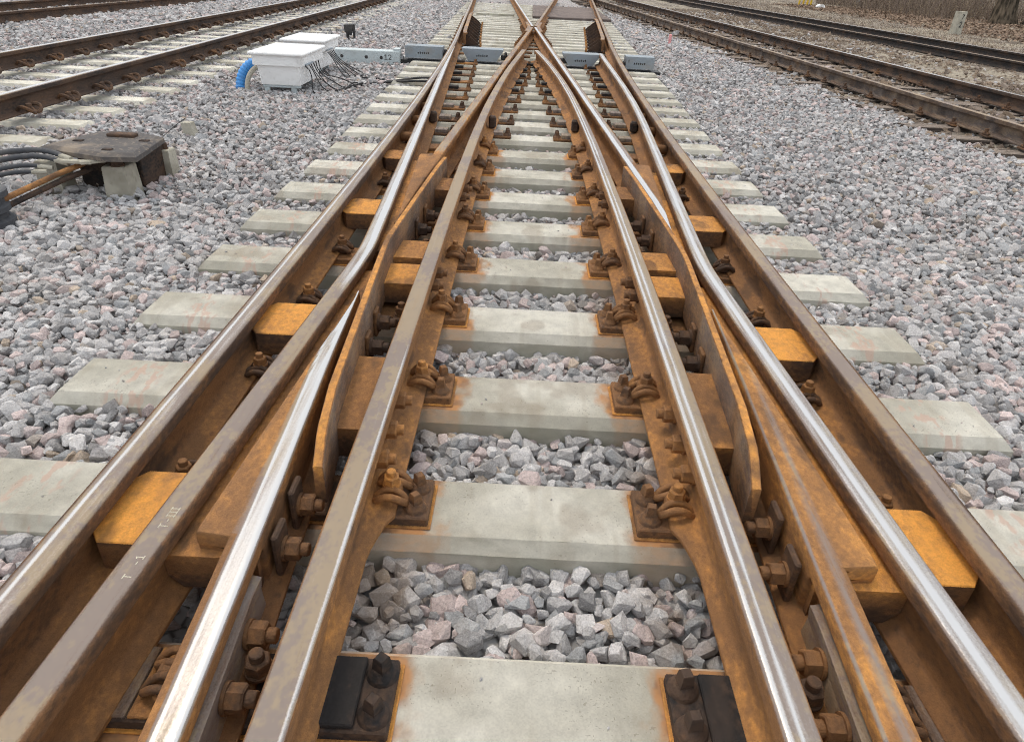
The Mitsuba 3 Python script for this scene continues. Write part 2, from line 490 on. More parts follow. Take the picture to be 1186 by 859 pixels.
GZ = terrain(GX, GY)
ni, nj = GX.shape
ii, jj = np.meshgrid(np.arange(ni - 1), np.arange(nj - 1), indexing='ij')
gq = np.stack([ii * nj + jj, (ii + 1) * nj + jj, (ii + 1) * nj + jj + 1, ii * nj + jj + 1], -1).reshape(-1, 4)
scene['ground'] = mikit.ply((np.stack([GX.ravel(), GY.ravel(), GZ.ravel()], 1), gq), 'mat_ground', smooth=True, uv=np.stack([GX.ravel(), GY.ravel()], 1))
tag('ground', 'grey stony yard ground turning to brown soil on the right', kind='structure')

# ------------------------------------------------------------------ sleepers of the turnout
N_SL = 48
SL_TOP, PITCH_S = 0.2265, 0.6
def sl_far(i): return 0.3835 + PITCH_S * i
def sl_half(y): return 1.628 + 0.035 * max(0.0, y - 6.0)


def sleeper_mesh(half, top, flare=0.016, depth=0.2):
    ring = [(-half, -top / 2), (half, -top / 2), (half, top / 2), (-half, top / 2)]
    p = []
    for (g, z) in ((0.0, 0.0), (0.030, -0.034), (0.034, -depth)):
        p.append([(x + math.copysign(g, x), y + math.copysign(g * (flare / 0.016), y), z) for x, y in ring])
    return hull(np.array(p).reshape(-1, 3))


STEEL_AT = 19                        # this place is taken by the steel hollow sleeper
ORD = ['nearest', 'second', 'third', 'fourth', 'fifth', 'sixth', 'seventh', 'eighth', 'ninth', 'tenth', 'eleventh', 'twelfth', 'thirteenth', 'fourteenth', 'fifteenth',
       'sixteenth', 'seventeenth', 'eighteenth']
ORD += ['nineteenth', 'twentieth'] + [f'{a}{b}' for a in ('twenty-', 'thirty-', 'forty-', 'fifty-') for b in ('first', 'second', 'third', 'fourth', 'fifth', 'sixth', 'seventh', 'eighth', 'ninth')]
def chipped(m, size, depth, seed):
    v, f = trimesh.remesh.subdivide_to_size(m.vertices, m.faces, size)
    m = trimesh.Trimesh(v, f)
    m.merge_vertices()
    n = np.array(m.vertex_normals)
    edge = np.clip((1.0 - np.abs(n).max(1)) / 0.10, 0, 1)
    q = meshkit.fbm(v_ := np.array(m.vertices) * 24 + seed * 7.3, 3, seed)
    big = np.clip((meshkit.noise(v_ * 0.35, seed + 9) - 0.66) / 0.1, 0, 1)
    m.vertices = m.vertices - n * (edge * (depth * np.clip((q - 0.42) / 0.35, 0, 1) + 0.0025 * big * q))[:, None]
    return m


sleeper_key = {}
for i in range(1, N_SL):
    if i == STEEL_AT:
        continue
    y1 = sl_far(i)
    m = sleeper_mesh(sl_half(y1), SL_TOP)
    if i <= 8:
        m = chipped(m, 0.05 if i > 4 else 0.034, 0.0010, i)
    # stain column: 1 on sleepers with clip plates
    st = 1.0 if i <= 9 else 0.0
    edge = 0.285
    d = shape(m, 'mat_concrete', uv=np.tile([st, edge], (len(m.vertices), 1)))
    tilt = T().translate([rng.uniform(-0.012, 0.012), y1 - SL_TOP / 2, 0]).rotate([0, 0, 1], rng.uniform(-0.12, 0.12))
    k = put('concrete_sleeper', d, to=tilt)
    sleeper_key[i] = k
    if i == 1:
        tag(k, 'nearest concrete sleeper, at the bottom edge, with black plates bolted on', 'sleeper', 'concrete sleepers of the crossing')
    elif i <= 9:
        tag(k, f'{ORD[i-1]} concrete sleeper of the crossing counted from the bottom edge, rust-stained by its clip plates', 'sleeper', 'concrete sleepers of the crossing')
    elif i <= 18:
        tag(k, f'{ORD[i-1]} concrete sleeper of the crossing counted from the bottom edge, under switch slide plates', 'sleeper', 'concrete sleepers of the crossing')
    else:
        tag(k, f'pale concrete sleeper, {ORD[i-20] if i > 20 else "first"} row beyond the grey switch boxes' if i < 38 else 'palest farthest concrete sleeper at the very top edge of the crossing', 'sleeper', 'far concrete sleepers beyond the switch boxes')

# ------------------------------------------------------------------ small hardware shared by many parts
HEXNUT = cat(prism(18, 0.026, 0.026, 0, 0.006), prism(6, 0.0235, 0.0235, 0.006, 0.033, c=0.003), prism(12, 0.0135, 0.0135, 0.033, 0.050, c=0.002))
SQSCREW = cat(prism(16, 0.033, 0.030, 0, 0.010, c=0.002), prism(16, 0.028, 0.018, 0.010, 0.022), prism(4, 0.0205, 0.0165, 0.020, 0.052, rot=0.6, c=0.003))


def link(yc, w=0.017, h=0.030, r=0.0105):
    """one arched loop of a sprung clip"""
    th = np.linspace(0, 2 * np.pi, 27)[:-1]
    th = np.r_[th, th[:2]]
    x = 0.046 * np.sign(np.cos(th)) * np.abs(np.cos(th)) ** 0.8
    y = yc + w * np.sin(th)
    z = 0.014 + h * (1 - (x / 0.046) ** 2)
    return tube(np.stack([x, y, z], 1), r, 8)


CLIP = cat(link(-0.036), link(0.034, h=0.034), tube(spline([(-0.044, -0.03, 0.014), (-0.052, 0.0, 0.016), (-0.044, 0.03, 0.014)], 8), 0.0105, 8), cbox(-0.026, 0.028, -0.026, 0.026, 0.0, 0.046, 0.006))
d_nut = {t: shape(HEXNUT, 'mat_iron', t, 0.0, 35) for t in (0.28, 0.42, 0.52, 0.62, 0.72)}
d_screw = {t: shape(SQSCREW, 'mat_iron', t, 0.0, 35) for t in (0.12, 0.30, 0.45, 0.55)}
d_clip = {t: shape(CLIP, 'mat_iron', t, 0.0, 60) for t in (0.3, 0.45, 0.58)}
PLATE_T = 0.031


def plate(x0, x1, yc, w=0.168, t=PLATE_T, z0=0.002): return cbox(x0, x1, yc - w / 2, yc + w / 2, z0, z0 + t, 0.004)


def at(x, y, z, rz=0.0, s=1, sc=1.0):
    t = T().translate([x * s, y, z])
    if s < 0:
        rz = 180 - rz if rz else 180
    return t.rotate([0, 0, 1], rz).scale([sc, sc, sc])


# one base plate per side of each sleeper, with screws, clips and nuts
for i, key in sleeper_key.items():
    yc = sl_far(i) - SL_TOP / 2 - 0.004
    if i > 34:
        continue
    for s in (-1, 1):
        if i <= 9:
            tint = 0.18 if i == 1 else (0.40 if i in (2,) and s < 0 else 0.50)
            xin = 0.285
            xo = c_stock(yc) + 0.12
            if xo > sl_half(yc) - 0.1:
                xo = sl_half(yc) - 0.1
            m = plate(xin, xo, yc)
            m.vertices[:, 0] *= s
            if s < 0:
                m.invert()
            bp = put('baseplate', shape(m, 'mat_iron', tint), key)
            pad = cbox(xin - 0.008, xo + 0.006, yc - 0.092, yc + 0.092, 0.0005, 0.0065, 0.002)
            pad.vertices[:, 0] *= s
            if s < 0:
                pad.invert()
            put('pad', shape(pad, 'mat_iron', 0.86), bp)
            zt = 0.033
            if i == 1:
                bar = cbox(0.352, 0.44, yc - 0.078, yc + 0.078, zt - 0.001, zt + 0.012, 0.003)
                bar.vertices[:, 0] *= s
                if s < 0:
                    bar.invert()
                put('rib', shape(bar, 'mat_iron', 0.03), bp)
                for dy in (-0.046, 0.046):
                    put('screw', d_screw[0.12 if s < 0 else 0.30], bp, at(0.316, yc + dy, zt, 20 + 30 * dy, s, 1.05))
            else:
                tn = 0.72 if i == 2 else (0.62 if i % 2 else 0.52)
                for dy in (-0.042, 0.040):
                    put('screw', d_screw[0.55 if i > 3 else 0.45], bp, at(0.322, yc + dy, zt, rng.uniform(0, 80), s, 1.0))
                put('clip', d_clip[0.58 if i <= 4 else 0.45], bp, at(0.392, yc - 0.004, zt + 0.002, 180, s, 1.0))
                put('nut', d_nut[tn], bp, at(0.392, yc - 0.004, zt + 0.047, rng.uniform(0, 60), s, 0.98))
            # fastenings in the trough between stock rail and wing rail
            if i >= 2 and i != 2 or i == 2:
                xm = c_stock(yc) - 0.077
                put('clip', d_clip[0.3], bp, at(xm - 0.010, yc, zt + 0.004, 180, s, 0.9))
                put('nut', d_nut[0.62 if i in (2, 3, 4) else 0.42], bp, at(xm - 0.010, yc, zt + 0.044, rng.uniform(0, 60), s, 0.95))
            if i == 1:
                xm = c_wing(yc) - 0.13
                put('clip', d_clip[0.45], bp, at(xm, yc, zt + 0.004, 0, s, 0.9))
                put('screw', d_screw[0.45], bp, at(xm - 0.02, yc - 0.055, zt, 10, s))
                for (xa, xb, tq, wq) in ((0.655, 0.792, 0.66, 0.0), (0.797, 0.872, 0.40, 0.22)):
                    m = cbox(xa, xb, yc - 0.080, yc + 0.080, zt - 0.001, zt + 0.007, 0.002)
                    m.vertices[:, 0] *= s
                    if s < 0:
                        m.invert()
                    put('cover_strip', shape(m, 'mat_iron', tq, wq), bp)
            # fastening outside the stock rail
            xq = c_stock(yc) + 0.085
            put('screw', d_screw[0.30], bp, at(xq, yc - 0.03, zt, 33, s, 0.9))
        elif i <= 18:
            # switch slide plates: dark bed, oily slide table, screws at the ends
            for q, (xa, xb) in enumerate(((c_slip(yc, s) - 0.235, c_slip(yc, s) + 0.28), (c_stock(yc) - 0.40, c_stock(yc) + 0.12))):
                if q == 0:
                    xa = max(xa, 0.03)
                m = plate(xa, xb, yc, 0.15, 0.020)
                m.vertices[:, 0] *= s
                if s < 0:
                    m.invert()
                bp = put('baseplate', shape(m, 'mat_iron', 0.42 if i % 3 else 0.62), key)
                xe_ = (c_slip(yc, s) if q == 0 else c_wing_s(yc, s)) - 0.079
                xt = min(xa + 0.07, xe_ - 0.05)
                if q == 1:
                    xt = xe_ - 0.11
                    xa = min(xa, xt - 0.07)
                m = cbox(xt, xe_, yc - 0.055, yc + 0.055, 0.021, 0.052, 0.004)
                m.vertices[:, 0] *= s
                if s < 0:
                    m.invert()
                put('slide_table', shape(m, 'mat_iron', 0.03, 0.36 if i < 14 else 0.05), bp)
                put('screw', d_screw[0.30 if i < 13 else 0.55], bp, at(xa + 0.032, yc - 0.03, 0.022, 12, s))
                put('screw', d_screw[0.30], bp, at(xa + 0.032, yc + 0.04, 0.022, 40, s))
        elif i >= 20:
            # plain chairs under the running rails beyond the switch
            xo = c_stock(yc)
            m = plate(xo - 0.15, xo + 0.15, yc, 0.15, 0.024)
            m.vertices[:, 0] *= s
            if s < 0:
                m.invert()
            bp = put('baseplate', shape(m, 'mat_iron', 0.5), key)
            xf = abs(HG - SL * (yc - YC))
            m = plate(max(0.0, xf - 0.15) + 0.002, xf + 0.15, yc, 0.15, 0.024)
            m.vertices[:, 0] *= s
            if s < 0:
                m.invert()
            put('baseplate', shape(m, 'mat_iron', 0.5), key)

# ------------------------------------------------------------------ rails of the crossing
SIDE = {-1: 'left', 1: 'right'}

# stock rails (outermost)
ys = stations(-0.4, 34, 0.3)
for s in (-1, 1):
    if s < 0:
        wear = lambda n, z, y: np.maximum(0.56 * band(n, 0.004, 0.060, 0.012), 0.95 * band(n, 0.037, 0.052, 0.010))
        tint = tint_rail(0.36, 0.50, 0.62)
        lab = 'outermost left rail with brownish head and a thin bright running line'
    else:
        wear = lambda n, z, y: np.maximum(0.40 * band(n, 0.004, 0.060, 0.012), 0.55 * band(n, 0.046, 0.054, 0.006))
        tint = tint_rail(0.40, 0.52, 0.60)
        lab = 'outermost right rail with dull tan-grey head'
    k = put('stock_rail', rail(c_stock, ys, s, tint, wear))
    tag(k, lab, 'rail', 'rails of the crossing')
    # distance blocks that tie it to the wing rail
    for bi, (ya, yb, tn) in enumerate(((1.14, 1.40, 0.93), (2.185, 2.445, 0.93), (3.575, 3.84, 0.86), (4.78, 5.02, 0.80))):
        zt, pts = 0.139, []
        for y, sg in ((ya, 1), (yb, -1)):
            xa, xb = c_wing(y) + 0.010, c_stock(y) - 0.010
            for z in (0.052, zt):
                e = 0.003 if z == zt else 0.0
                pts += [(xa, y + sg * e, z), (xb - 0.026, y + sg * e, z), (xb, y + sg * (0.032 + e), z)]
            pts += [(xa, y, zt - 0.003), (xb - 0.026, y, zt - 0.003), (xb, y + sg * 0.032, zt - 0.003)]
        m = hull(pts)
        m.vertices[:, 0] *= s
        if s < 0:
            m.invert()
        up = m.face_normals[:, 2] > 0.5
        v = m.vertices[m.faces].reshape(-1, 3)
        tq = np.repeat(np.where(up, tn, 0.40), 3)
        bk = put('distance_block', mikit.ply((v, np.arange(len(v)).reshape(-1, 3)), 'mat_iron', smooth=False, uv=np.stack([tq, tq * 0], 1)), k)
        if bi == 0:
            tag(bk, f'orange-rusted block, nearest of those between the two outer {SIDE[s]} rails')
        yb2 = (ya + yb) / 2
        xb = c_stock(yb2) + 0.010
        for dy in (-0.06, 0.06):
            put('bolt', d_nut[0.42], k, T().translate([s * xb, yb2 + dy, 0.118]).rotate([0, 1, 0], 90 * s).rotate([0, 0, 1], 20))
    # spool-shaped spacers farther up
    for yb in (5.62, 6.30, 6.95):
        a, b = c_wing(yb) + 0.012, c_stock(yb) - 0.012
        sp = trimesh.creation.cylinder(0.036, b - a, sections=14)
        put('spacer', shape(moved(sp, (s * (a + b) / 2, yb, 0.105), roty(math.pi / 2)), 'mat_iron', 0.50, 0, 40), k)

# wing rails: bend at the knuckle, run on as the long outer switch blades
ys = np.unique(np.r_[stations(-0.4, 11.4, 0.25), np.linspace(2.2, 3.6, 29)])
hi_wing = lambda y: c_stock(y) - 0.0385
for s in (-1, 1):
    if s < 0:
        def wear(n, z, y):
            f = 1 / (1 + math.exp(-(y - 2.50) / 0.06))
            g = 1 / (1 + math.exp(-(y - 2.95) / 0.15))
            shiny = np.maximum(0.66 * band(n, 0.004, 0.064, 0.010), 0.96 * band(n, 0.008, 0.034 + 0.010 * g, 0.010))
            return shiny * f + (1 - f) * (0.40 * band(n, 0.006, 0.066, 0.010) + 0.06 * band(n, 0.030, 0.055, 0.01))
        tint = tint_rail(0.40, 0.56, 0.62)
        lab = 'bent left wing rail, silver up to its kink and dull brown nearer'
    else:
        def wear(n, z, y):
            return np.maximum(0.68 * band(n, 0.004, 0.068, 0.008), 0.99 * band(n, 0.022, 0.042, 0.010))
        tint = tint_rail(0.42, 0.55, 0.58)
        lab = 'bent right wing rail polished silver along its whole head'

    def foot(y):
        l = 0.075 if y > 1.12 else max(0.042, 0.075 - 0.0)
        if y < 1.12:
            l = 0.050
        elif y < 1.22:
            l = 0.050 + 0.10 * (y - 1.12) * 2.5
        return l, 0.075
    k = put('wing_rail', rail(lambda y: c_wing_s(y, s), ys, s, tint, wear, hi=hi_wing, foot=foot))
    tag(k, lab, 'rail', 'rails of the crossing')
    if s < 0:
        # faint chalk marks on the head, reading along the rail
        for txt, yy, hh in (('T-III', 1.17, 0.020), ('-1', 1.035, 0.018), ('T', 0.985, 0.018)):
            tm = meshkit.text_mesh(txt, hh, 0.0008)
            c = tm.vertices.mean(0)
            tm.vertices -= [c[0], c[1], 0]
            a = math.atan2(1, SL)
            xx = -(c_wing(yy) - 0.006)
            put('chalk_mark', shape(moved(tm, (xx, yy, ZR - 0.0006), rotz(a)), 'mat_chalk'), k)

# crossing points: a near pair (towards the camera) and a far pair that run on to the frog
Y_FROG = YC + HG / SL
def nose_head(t):
    """head width at the distance t from the centre of the diamond"""
    w = 2 * SL * t - 0.045
    if t < 0.62:
        return max(0.010, w)
    if t <= 1.775:
        return min(w, 0.150)
    return 0.0724


def nose_drop(t): return 0.016 * max(0.0, min(1.0, (0.95 - t) / 0.5))


nose_t_near = np.unique(np.r_[np.linspace(0.42, 1.0, 13), np.linspace(1.0, 1.75, 10), 1.775, 1.785, stations(1.9, 3.25, 0.25)])
nose_t_far = np.unique(np.r_[np.linspace(0.42, 1.0, 13), np.linspace(1.0, 1.75, 10), 1.775, 1.785, stations(1.9, Y_FROG - 0.12 - YC, 0.4)])
nose_key = {}
for s in (-1, 1):
    for d in (-1, 1):
        def gy_(t): return HG - SL * t
        def center(y): return gy_(abs(y - YC)) + 0.0362
        ts = nose_t_near if d < 0 else nose_t_far
        ys = np.sort(YC + d * ts)

        def wear(n, z, y, s=s, d=d):
            t = abs(y - YC)
            h = nose_head(t)
            edge = 1.0 if t > 0.75 else 0.8
            if (s, d) == (-1, -1):      # near left: bright white steel
                return np.maximum(0.74 * band(n, 0.004, 0.052, 0.006), np.maximum(1.0 * band(n, 0.003, 0.022, 0.006), 0.96 * band(n, 0.042, 0.050, 0.004))) if t > 0.8 else np.maximum(0.95 * band(n, 0.002, h * 0.8, 0.004), 0)
            if (s, d) == (1, -1):       # near right: rusted over
                q_ = float(meshkit.noise(np.array([y * 5.0, 0.3, 0.7]))), float(meshkit.noise(np.array([y * 3.1, 4.3, 1.7])))
                return np.maximum((0.35 + 0.4 * q_[0]) * band(n, 0.002, 0.009, 0.006), (0.16 + 0.24 * q_[1]) * band(n, 0.024 + 0.012 * q_[0], 0.060, 0.030))
            if (s, d) == (-1, 1):       # far left: unused
                return 0.34 * band(n, 0.004, 0.066, 0.01) if t > 1.8 else 0.10 * band(n, 0.004, 0.03, 0.01)
            return np.maximum(0.985 * band(n, 0.002, 0.036, 0.008), 0.55 * band(n, 0.002, 0.060, 0.008) if t > 1.8 else 0)
        if (s, d) == (-1, -1):
            tint, lab, tn = tint_rail(0.66, 0.58, 0.55), 'near left crossing point with bright bare steel head', 0.70
        elif (s, d) == (1, -1):
            tint, lab, tn = tint_rail(0.74, 0.62, 0.58), 'near right crossing point, unpolished and rusty orange', 0.80
        elif (s, d) == (-1, 1):
            tint, lab, tn = tint_rail(0.66, 0.62, 0.6), 'far left crossing point with broad tan rusty nose, rail running up to the frog', 0.78
        else:
            tint, lab, tn = tint_rail(0.60, 0.60, 0.6), 'far right crossing point with narrow silver running edge, rail running up to the frog', 0.78

        def foot(y):
            t = abs(y - YC)
            return (0.075, 0.075 if t > 1.9 else 0.04)
        k = put('crossing_point', rail(center, ys, s, tint, wear, head=lambda y: nose_head(abs(y - YC)), drop=lambda y: nose_drop(abs(y - YC)), foot=foot))
        tag(k, lab, 'rail', 'rails of the crossing')
        nose_key[(s, d)] = k
        # filler casting in the flangeway between point and wing rail
        tt = np.linspace(0.12, 1.80, 12)
        if d < 0:
            tt = tt[::-1]
        P = []
        for t in tt:
            y = YC + d * t
            a = gy_(t) + 0.012 if t > 0.5 else gy_(t) - 0.035
            b = c_wing(y) - 0.010
            if t > 0.5:
                a = min(a, b - 0.05)
            P.append([(a, y, 0.050), (b - 0.03, y, 0.050), (b, y, 0.085), (b, y, 0.150), (a, y, 0.150)])
        bk = put('filler_block', loft_shape(P, [True] * 5, np.tile([0.3, 0.3, 0.4, tn, tn], (len(P), 1)), 0.0, s), k)

# fishplates, bracket plates and bolts on the gauge side of the near points
for s in (-1, 1):
    k = nose_key[(s, -1)]
    P = []
    for y in (0.30, 0.36, 1.00, 1.06):
        x = HG - SL * (YC - y) + 0.0362 - 0.010
        e = 0.008 if y in (0.30, 1.06) else 0.0
        P.append([(x - 0.034, y, 0.052), (x, y, 0.052), (x, y, 0.150 - e), (x - 0.012, y, 0.154 - e), (x - 0.036, y, 0.148 - e), (x - 0.030, y, 0.10)])
    fk = put('fishplate', loft_shape(P, [True] * 6, 0.46, 0.30, s), k)
    tag(fk, 'grey-brown joint bar bolted along the rail')
    for y in (0.55, 0.80, 0.945):
        x = HG - SL * (YC - y) + 0.0362 - 0.044
        put('bolt', d_nut[0.52], k, T().translate([s * x, y, 0.095]).rotate([0, 1, 0], -90 * s).rotate([0, 0, 1], 15).scale(1.25))
    for y in (1.19, 1.345):
        x = HG - SL * (YC - y) - 0.010
        m = cbox(x - 0.016, x, y - 0.045, y + 0.03, 0.045, 0.172, 0.005)
        m.vertices[:, 0] *= s
        if s < 0:
            m.invert()
        put('bracket', shape(m, 'mat_iron', 0.34, 0.12), k)
        put('bolt', d_nut[0.52], k, T().translate([s * (x - 0.016), y - 0.008, 0.105]).rotate([0, 1, 0], -90 * s).rotate([0, 0, 1], 15).scale(1.2))
    put('nut', d_nut[0.42 if s < 0 else 0.28], k, at(0.562, 0.885, 0.062, 12, s, 1.15))

# slip rails (innermost pair), running into the inner switch blades
ys = np.unique(np.r_[stations(-0.4, 11.4, 0.25), np.linspace(1.1, 1.5, 11)])
for s in (-1, 1):
    hi = lambda y: (HG - SL * (y - YC) - 0.003) if y > 6 else 9.0

    def foot(y):
        l = 0.088
        if y < 1.38:
            l = 0.088 - (0.045) * min(1.0, max(0.0, (1.38 - y) / 0.14)) ** 0.6
        return l, 0.075
    if s < 0:
        wear = lambda n, z, y: np.maximum(0.44 * band(n, 0.004, 0.068, 0.008), 0.85 * band(n, 0.004, 0.012, 0.004) * (1 if y < 2.0 else 0.5))
        tint = tint_rail(0.55, 0.62, 0.66)
        lab = 'inner left rail with dull grey-tan head and bright inner edge'
    else:
        wear = lambda n, z, y: np.maximum(0.50 * band(n, 0.003, 0.066, 0.008), np.maximum(0.88 * band(n, 0.006, 0.018, 0.006), 0.90 * band(n, 0.026, 0.040, 0.008)))
        tint = tint_rail(0.55, 0.62, 0.66)
        lab = 'inner right rail with speckled silver running bands'
    k = put('slip_rail', rail(lambda y: c_slip(y, s), ys, s, tint, wear, hi=hi, foot=foot))
    tag(k, lab, 'rail', 'rails of the crossing')
    for y in (1.53, 1.67, 1.83, 2.74, 2.88, 4.05, 4.22):
        put('bolt', d_nut[0.62 if y < 2 else 0.42], k, T().translate([s * (c_slip(y) - 0.010), y, 0.115]).rotate([0, 1, 0], -90 * s).rotate([0, 0, 1], 15 + 40 * y).scale(1.2))
    for y in (6.35,):
        m = cbox(c_slip(y) - 0.075, c_slip(y) - 0.012, y - 0.035, y + 0.035, 0.06, 0.16, 0.012)
        m.vertices[:, 0] *= s
        if s < 0:
            m.invert()
        put('stop_block', shape(m, 'mat_iron', 0.16), k)
for s in (-1, 1):
    y = 6.45
    x = c_wing_s(y, s)
    m = cbox(x - 0.080, x - 0.012, y - 0.035, y + 0.035, 0.06, 0.155, 0.014)
    m.vertices[:, 0] *= s
    if s < 0:
        m.invert()
    put('stop_block', shape(m, 'mat_iron', 0.16), 'wing_rail' if s < 0 else 'wing_rail_001')

# raised check rails at the knuckles
for s in (-1, 1):
    ys = np.unique(np.r_[np.linspace(1.36, 1.72, 10), np.linspace(1.8, 4.0, 34), np.linspace(4.05, 4.40, 9)])
    P = []
    for y in ys:
        t = abs(y - YC)
        x = HG - 0.045 - SL * softabs(y - YC, 0.18)
        fl = max(0.0, t - 1.22) / 0.3
        x -= 0.018 * fl * (1.0 if y < YC else 0.5)
        e = max(0.0, min(1.0, (t - 1.44) / 0.10)) if y < YC else 0.0
        zt = 0.258 - 0.045 * e
        zb = 0.075 + 0.02 * e
        c = 0.004
        P.append([(x - 0.027, y, zb), (x, y, zb), (x, y, zt - c), (x - c, y, zt), (x - 0.027 + c, y, zt), (x - 0.027, y, zt - c)])
    u = np.tile([0.40, 0.52, 0.60, 0.80, 0.80, 0.42], (len(P), 1))
    w = np.tile([0.16, 0, 0, 0.0, 0, 0.22], (len(P), 1))
    k = put('check_rail', loft_shape(P, [True] * 6, u, w, s))
    tag(k, f'raised {SIDE[s]} check rail, an upright steel plate standing above the rails at the kink', 'check rail', 'check rails')
    for bi, (ya, yb, zt, tn) in enumerate(((1.60, 2.02, 0.160, 0.64), (2.66, 2.88, 0.150, 0.82), (2.93, 3.15, 0.160, 0.76), (4.00, 4.26, 0.165, 0.60))):
        ym = (ya + yb) / 2
        P = []
        for y in (ya, yb):
            a = c_slip(y) + 0.012
            b = HG - 0.045 - SL * softabs(y - YC, 0.18) - 0.026
            P.append([(a, y, 0.060), (b, y, 0.060), (b, y, zt), (a, y, zt)])
        bk = put('spacer_block', loft_shape(P, [True] * 4, np.tile([0.25, 0.25, tn, tn], (2, 1)), 0.0, s), k)
        if bi == 0:
            tag(bk, 'long reddish block, nearest on this check rail')
    for yb in (2.17, 2.37, 3.45, 3.68):
        b = HG - 0.045 - SL * softabs(yb - YC, 0.18) - 0.0275
        m = cbox(b - 0.014, b, yb - 0.035, yb + 0.03, 0.065, 0.170, 0.004)
        m.vertices[:, 0] *= s
        if s < 0:
            m.invert()
        put('bracket', shape(m, 'mat_iron', 0.45), k)
        put('bolt', d_nut[0.28], k, T().translate([s * (b - 0.014), yb, 0.112]).rotate([0, 1, 0], -90 * s).scale(1.35))
    for yb in (2.55, 3.30):
        b = HG - 0.20
        m = cbox(0.49, b + 0.06, yb - 0.05, yb + 0.05, 0.036, 0.060, 0.004)
        m.vertices[:, 0] *= s
        if s < 0:
            m.invert()
        put('saddle', shape(m, 'mat_iron', 0.30), k)
        put('nut', d_nut[0.42], k, at(0.545, yb, 0.060, 10, s, 1.1))

# frog: the two nose rails beyond the intersection, wing stubs and packing
for s in (-1, 1):
    c_line = lambda y: SL * (y - Y_FROG) + 0.0
    ys = stations(Y_FROG + 0.12, 34, 0.5)
    wear = (lambda n, z, y: 0.93 * band(n, 0.004, 0.050, 0.01)) if s < 0 else (lambda n, z, y: 0.42 * band(n, 0.004, 0.066, 0.01))
    k = put('frog_rail', rail(lambda y: c_line(y) + 0.030, ys, s, tint_rail(0.5, 0.6, 0.6), wear))
    tag(k, f'rail running away from the frog tip towards the top edge, {SIDE[s]} one of the two', 'rail', 'rails of the crossing')
    ys = stations(Y_FROG - 1.1, Y_FROG + 1.25, 0.2)
    def c_wingstub(y):
        t = y - Y_FROG
        return 0.088 + SL * softabs(t, 0.5) + 0.04 * max(0.0, t - 0.9) ** 2
    k = put('frog_wing', rail(c_wingstub, ys, s, tint_rail(0.62, 0.6, 0.6), lambda n, z, y: 0.30 * band(n, 0.004, 0.066, 0.01)))
    tag(k, f'short rusty guard rail hugging the frog on its {SIDE[s]} side', 'rail', 'frog guard rails')
    for y in np.arange(13.6, 17.6, 0.3):
        x = 0.17 + SL * abs(y - Y_FROG) * 1.1
        put('bolt', d_nut[0.52], k, at(x, y, 0.03, 20, s, 1.7))
    # check rails beside the frog with their ribbed braces
    ys = stations(13.3, 18.75, 0.25)
    def c_check(y):
        t = max(0.0, abs(y - 16.0) - 2.0)
        return c_stock(y) - 0.0362 - 0.045 - 0.012 - 0.05 * t * t
    P = []
    for y in ys:
        x = c_check(y)
        P.append([(x - 0.030, y, 0.05), (x + 0.012, y, 0.05), (x + 0.012, y, 0.232), (x + 0.008, y, 0.237), (x - 0.054, y, 0.237), (x - 0.058, y, 0.230), (x - 0.03, y, 0.20)])
    k = put('check_rail', loft_shape(P, [True] * 7, np.tile([0.45, 0.45, 0.5, 0.72, 0.72, 0.62, 0.5], (len(P), 1)), np.tile([0, 0, 0, 0.30, 0.30, 0, 0], (len(P), 1)), s))
    tag(k, f'distant {SIDE[s]} check rail held by a row of dark ribs opposite the frog', 'check rail', 'check rails')
    for i in range(22, 31):
        y = sl_far(i) - SL_TOP / 2
        x = c_check(y) - 0.030
        P = []
        for dy in (-0.012, 0.012):
            P.append([(x, y + dy, 0.028), (x, y + dy, 0.205), (x - 0.05, y + dy, 0.185), (x - 0.20, y + dy, 0.075), (x - 0.24, y + dy, 0.028)])
        put('rib', loft_shape(P, [True] * 5, 0.22, 0.0, s), k)
        m = cbox(x - 0.25, x + 0.01, y - 0.085, y + 0.085, 0.004, 0.030, 0.003)
        m.vertices[:, 0] *= s
        if s < 0:
            m.invert()
        put('foot_plate', shape(m, 'mat_iron', 0.10), k)
        m = cbox(x - 0.285, x - 0.25, y - 0.06, y + 0.06, 0.004, 0.075, 0.008)
        m.vertices[:, 0] *= s
        if s < 0:
            m.invert()
        put('stop', shape(m, 'mat_iron', 0.68), k)

